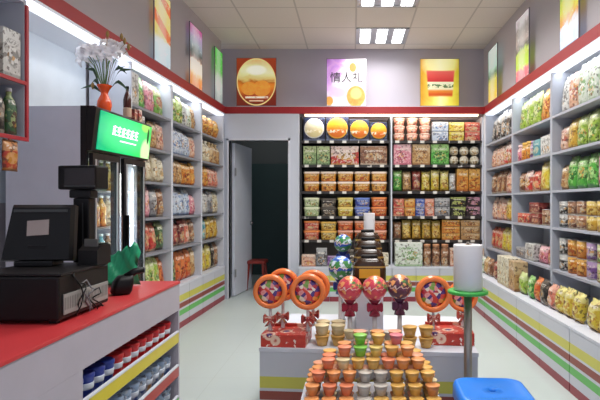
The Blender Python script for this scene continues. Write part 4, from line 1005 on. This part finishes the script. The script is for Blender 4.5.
# ------------------------------------------------------------------ STOOL
st = thing('stool', 'bright blue plastic stool with a hole in its seat', 'stool', T(.580, 2.10, 0.) @ RZ(R(-3)) @ Matrix.Diagonal((1, 1, 1.045, 1)))
def seat(bm):
    n = 12; out = []
    def loop(w, r, z): return [(x, y, z) for x, y in roundrect(w, w, r, n-1)]
    def circ(rad, z): return [(rad*math.cos(R(a)), rad*math.sin(R(a)), z) for a in [90*q+90*k/(n-1) for q in range(4) for k in range(n)]]
    hole = []
    for q in range(4):
        for k in range(n): a = R(90*q+90*(k+.5)/n); hole.append((math.cos(a), math.sin(a)))
    H = lambda rad, z: [(rad*x, rad*y, z) for x, y in hole]
    bm_loft(bm, [H(.016, .392), loop(.24, .05, .385), loop(.29, .055, .352), loop(.30, .055, .352), loop(.298, .055, .395), loop(.285, .055, .412), loop(.26, .05, .417), loop(.245, .05, .413), H(.05, .41), H(.018, .41), H(.016, .392)], cap=False, smooth=True)
    bmesh.ops.remove_doubles(bm, verts=bm.verts, dist=1e-5)
obj('seat', B(seat), blueplastic, st)
for sx in (-1, 1):
    for sy in (-1, 1):
        obj('leg', B(lambda bm: bm_loft(bm, [[(sx*(cx+x), sy*(cy+y), z) for x, y in ((-.028*s, -.028*s), (.012*s, -.028*s), (.012*s, .012*s), (-.028*s, .012*s))] for cx, cy, z, s in ((.15, .15, 0, .8), (.13, .13, .2, 1), (.118, .118, .384, 1.15))])), blueplastic, st)
obj('stretcher', boxes((-.115, .115, .122, .134, .18, .21), (-.115, .115, -.134, -.122, .18, .21), (.122, .134, -.115, .115, .18, .21), (-.134, -.122, -.115, .115, .18, .21)), blueplastic, st)

# ------------------------------------------------------------------ JELLY CUP PILE
pf = thing('display_platform', 'low white platform carrying the pile of jelly cups', 'platform', T(-.24, 2.22, 0))
obj('platform_top', boxes((0, .655, 0, .40, .262, .282), bev=.003), white, pf)
obj('platform_body', boxes((.02, .635, .02, .38, 0, .2615)), greybd, pf)
JC = {'orange': '#ec9c5c', 'amber': '#e4b058', 'yellow': '#e8cc70', 'peach': '#e8a27e', 'green': '#86cc4c', 'pink': '#e07a84', 'white': '#c6bdb2', 'cream': '#e6d3a2', 'coral': '#e8845c'}
def jm(c):
    k = 'jelly_'+c
    if k not in MC:
        g = N(k, .25); v = g.tex(); z = g.sep(v)[2]; n = g.noise(v, 40, 3, 1)
        c0 = lin(JC[c]); dk = tuple(x*.72 for x in c0[:3])+(1,)
        g.base(g.mix(n, dk, c0)); g.b.inputs['Subsurface Weight'].default_value = 0.0; g.b.inputs['Coat Weight'].default_value = .3
        MC[k] = g.m
    return MC[k]
def jl(c):
    k = 'jlid_'+c
    if k not in MC:
        c0 = [int(JC[c][1+2*i:3+2*i], 16)/255 for i in range(3)]; c1 = tuple(x*.85+.12 for x in c0)
        g = N(k, .3); v = g.tex(); n = g.noise(v, 50, 3, 1)
        g.base(g.mix(n, lin(c0), lin(c1))); MC[k] = g.m
    return MC[k]
RC, HC = .034, .0462
def jcup(bm): bm_lathe(bm, [(RC*.62, 0), (RC*.66, .002), (RC*.78, HC*.45), (RC*.82, HC*.5), (RC*.93, HC*.9)], 18)
def jlid(bm): bm_lathe(bm, [(RC*.93, HC*.9), (RC, HC*.905), (RC, HC*.955), (RC*.9, HC*.985), (RC*.3, HC*.97)], 18)
def jput(M, c, label, group, s=1):
    o = link('jelly_cup', shared(('jelly_cup',), lambda: B(jcup), jm(c))); o.matrix_world = M
    tag(o, label, 'jelly cup', group); link('lid', shared(('jelly_lid',), lambda: B(jlid), jl(c)), o); return o
lays = [(0, .005, .25, 2.445, 3), (1, -.07, .30, 2.405, 3), (2, -.145, .345, 2.365, 4), (3, -.19, .385, 2.325, 4), (4, -.215, .40, 2.285, 4), (5, -.215, .40, 2.245, 4)]
laynm = ['top', 'second', 'third', 'fourth', 'fifth', 'lowest']
pitch = .0715
for L, xa, xb, yf, rows in lays:
    n = max(2, int((xb-xa)/.0695)); px_ = (xb-xa-2*RC)/(n-1)
    for rI in range(rows):
        y = yf+RC+rI*.0705
        if y > 2.565: continue
        for k in range(n):
            if rI > 1 and 1 < k < n-2 and L > 0: continue
            x = xa+RC+k*px_; u = (x+.22)/.63
            q = rnd.random()
            if L == 0: c = ['green', 'amber', 'pink', 'amber'][k % 4]
            elif L == 1: c = ['coral', 'green', 'yellow', 'amber', 'orange', 'amber'][min(k, 5)]
            elif L == 2: c = ['coral', 'cream', 'amber', 'amber', 'coral', 'orange', 'orange'][min(k, 6)]
            else:
                if u < .36: c = 'orange' if q < .6 else ('coral' if q < .8 else 'amber')
                elif u < .66: c = 'white' if L > 2 and q < .75 else 'amber'
                else: c = 'amber' if q < .7 else ('yellow' if q < .85 else 'orange')
            if rI >= 1: c = rnd.choice(['orange', 'amber', 'cream', 'peach', c])
            z = .283+(5-L)*.0468
            rw = ['front row', 'second row', 'third row', 'rear row'][rI]
            jput(T(x+rnd.uniform(-.0008, .0008), y, z) @ RZ(rnd.uniform(0, 6)), c,
                 f"{c} jelly cup in the pile, {laynm[L]} layer, {rw}, {ORD[k]} from left", 'jelly cups in the pile')
# two little towers of cups on the island and a pale row behind the pile top
for X0, Y0, nm in ((-.198, 2.752, 'left'), (.278, 2.712, 'right')):
    for q in range(2):
        for a in range(2):
            for b in range(2 if nm == 'left' else 1):
                jput(T(X0+RC+a*.088, Y0+RC+.012+b*.088, .4212+q*.0575) @ RZ(rnd.uniform(0, 6)) @ Matrix.Scale(1.22, 4), 'amber' if q == 0 or nm == 'right' else 'cream',
                     f"amber jelly cup, {['lower', 'upper'][q]} layer of {nm} tower on the island, {['front', 'back'][b]} {['left', 'right'][a]}", 'jelly cup towers')
for k in range(4):
    for q in range(2):
        jput(T(-.012+k*.0695, 2.758-.0062*k, .4212+q*.0468), 'cream' if (k+q) % 2 else 'white', f"pale jelly cup behind the pile, {['lower', 'upper'][q]} layer, {ORD[k]} from left", 'pale jelly cups on the island')

# ------------------------------------------------------------------ back room bits
rs2 = thing('stool', 'red plastic stool just inside the dark back room', 'stool', T(-1.33, 7.15, 0))
redp = flat('red_plastic', '#8c2820', .4)
obj('seat', B(lambda bm: bm_loft(bm, [[(x, y, z) for x, y in roundrect(w, w, .04)] for w, z in ((.26, .36), (.28, .365), (.28, .395), (.25, .405))])), redp, rs2)
for sx in (-1, 1):
    for sy in (-1, 1): obj('leg', B(lambda bm: bm_loft(bm, [[(sx*(c+x), sy*(c+y), z) for x, y in ((-.02, -.02), (.01, -.02), (.01, .01), (-.02, .01))] for c, z in ((.13, 0), (.1, .359))])), redp, rs2)
bl = bpy.data.lights.new('back_room_fill', 'POINT'); bl.energy = 7; bl.shadow_soft_size = .1; blo = bpy.data.objects.new('back_room_fill', bl); COL.objects.link(blo); blo.location = (-1.3, 7.6, 2.5)  # unseen light added to brighten the room behind the doorway
# ------------------------------------------------------------------ light, camera, view
w = bpy.data.worlds.new('World'); sc.world = w; w.use_nodes = True
w.node_tree.nodes['Background'].inputs[0].default_value = (.80, .84, 1.0, 1); w.node_tree.nodes['Background'].inputs[1].default_value = .72
cam = bpy.data.cameras.new('Camera'); co = bpy.data.objects.new('Camera', cam); COL.objects.link(co)
co.location = (0, 0, 1.2); co.rotation_euler = (R(90), 0, 0); cam.sensor_width = 36; cam.lens = 36*510/600
cam.shift_x = -52/600; cam.shift_y = 3/600; cam.clip_start = .05
sc.camera = co
sc.view_settings.view_transform = 'Standard'; sc.view_settings.look = 'None'; sc.view_settings.exposure = 0.0
sc.cycles.use_denoising = True
sc.cycles.max_bounces = 8; sc.cycles.diffuse_bounces = 4; sc.cycles.transparent_max_bounces = 8
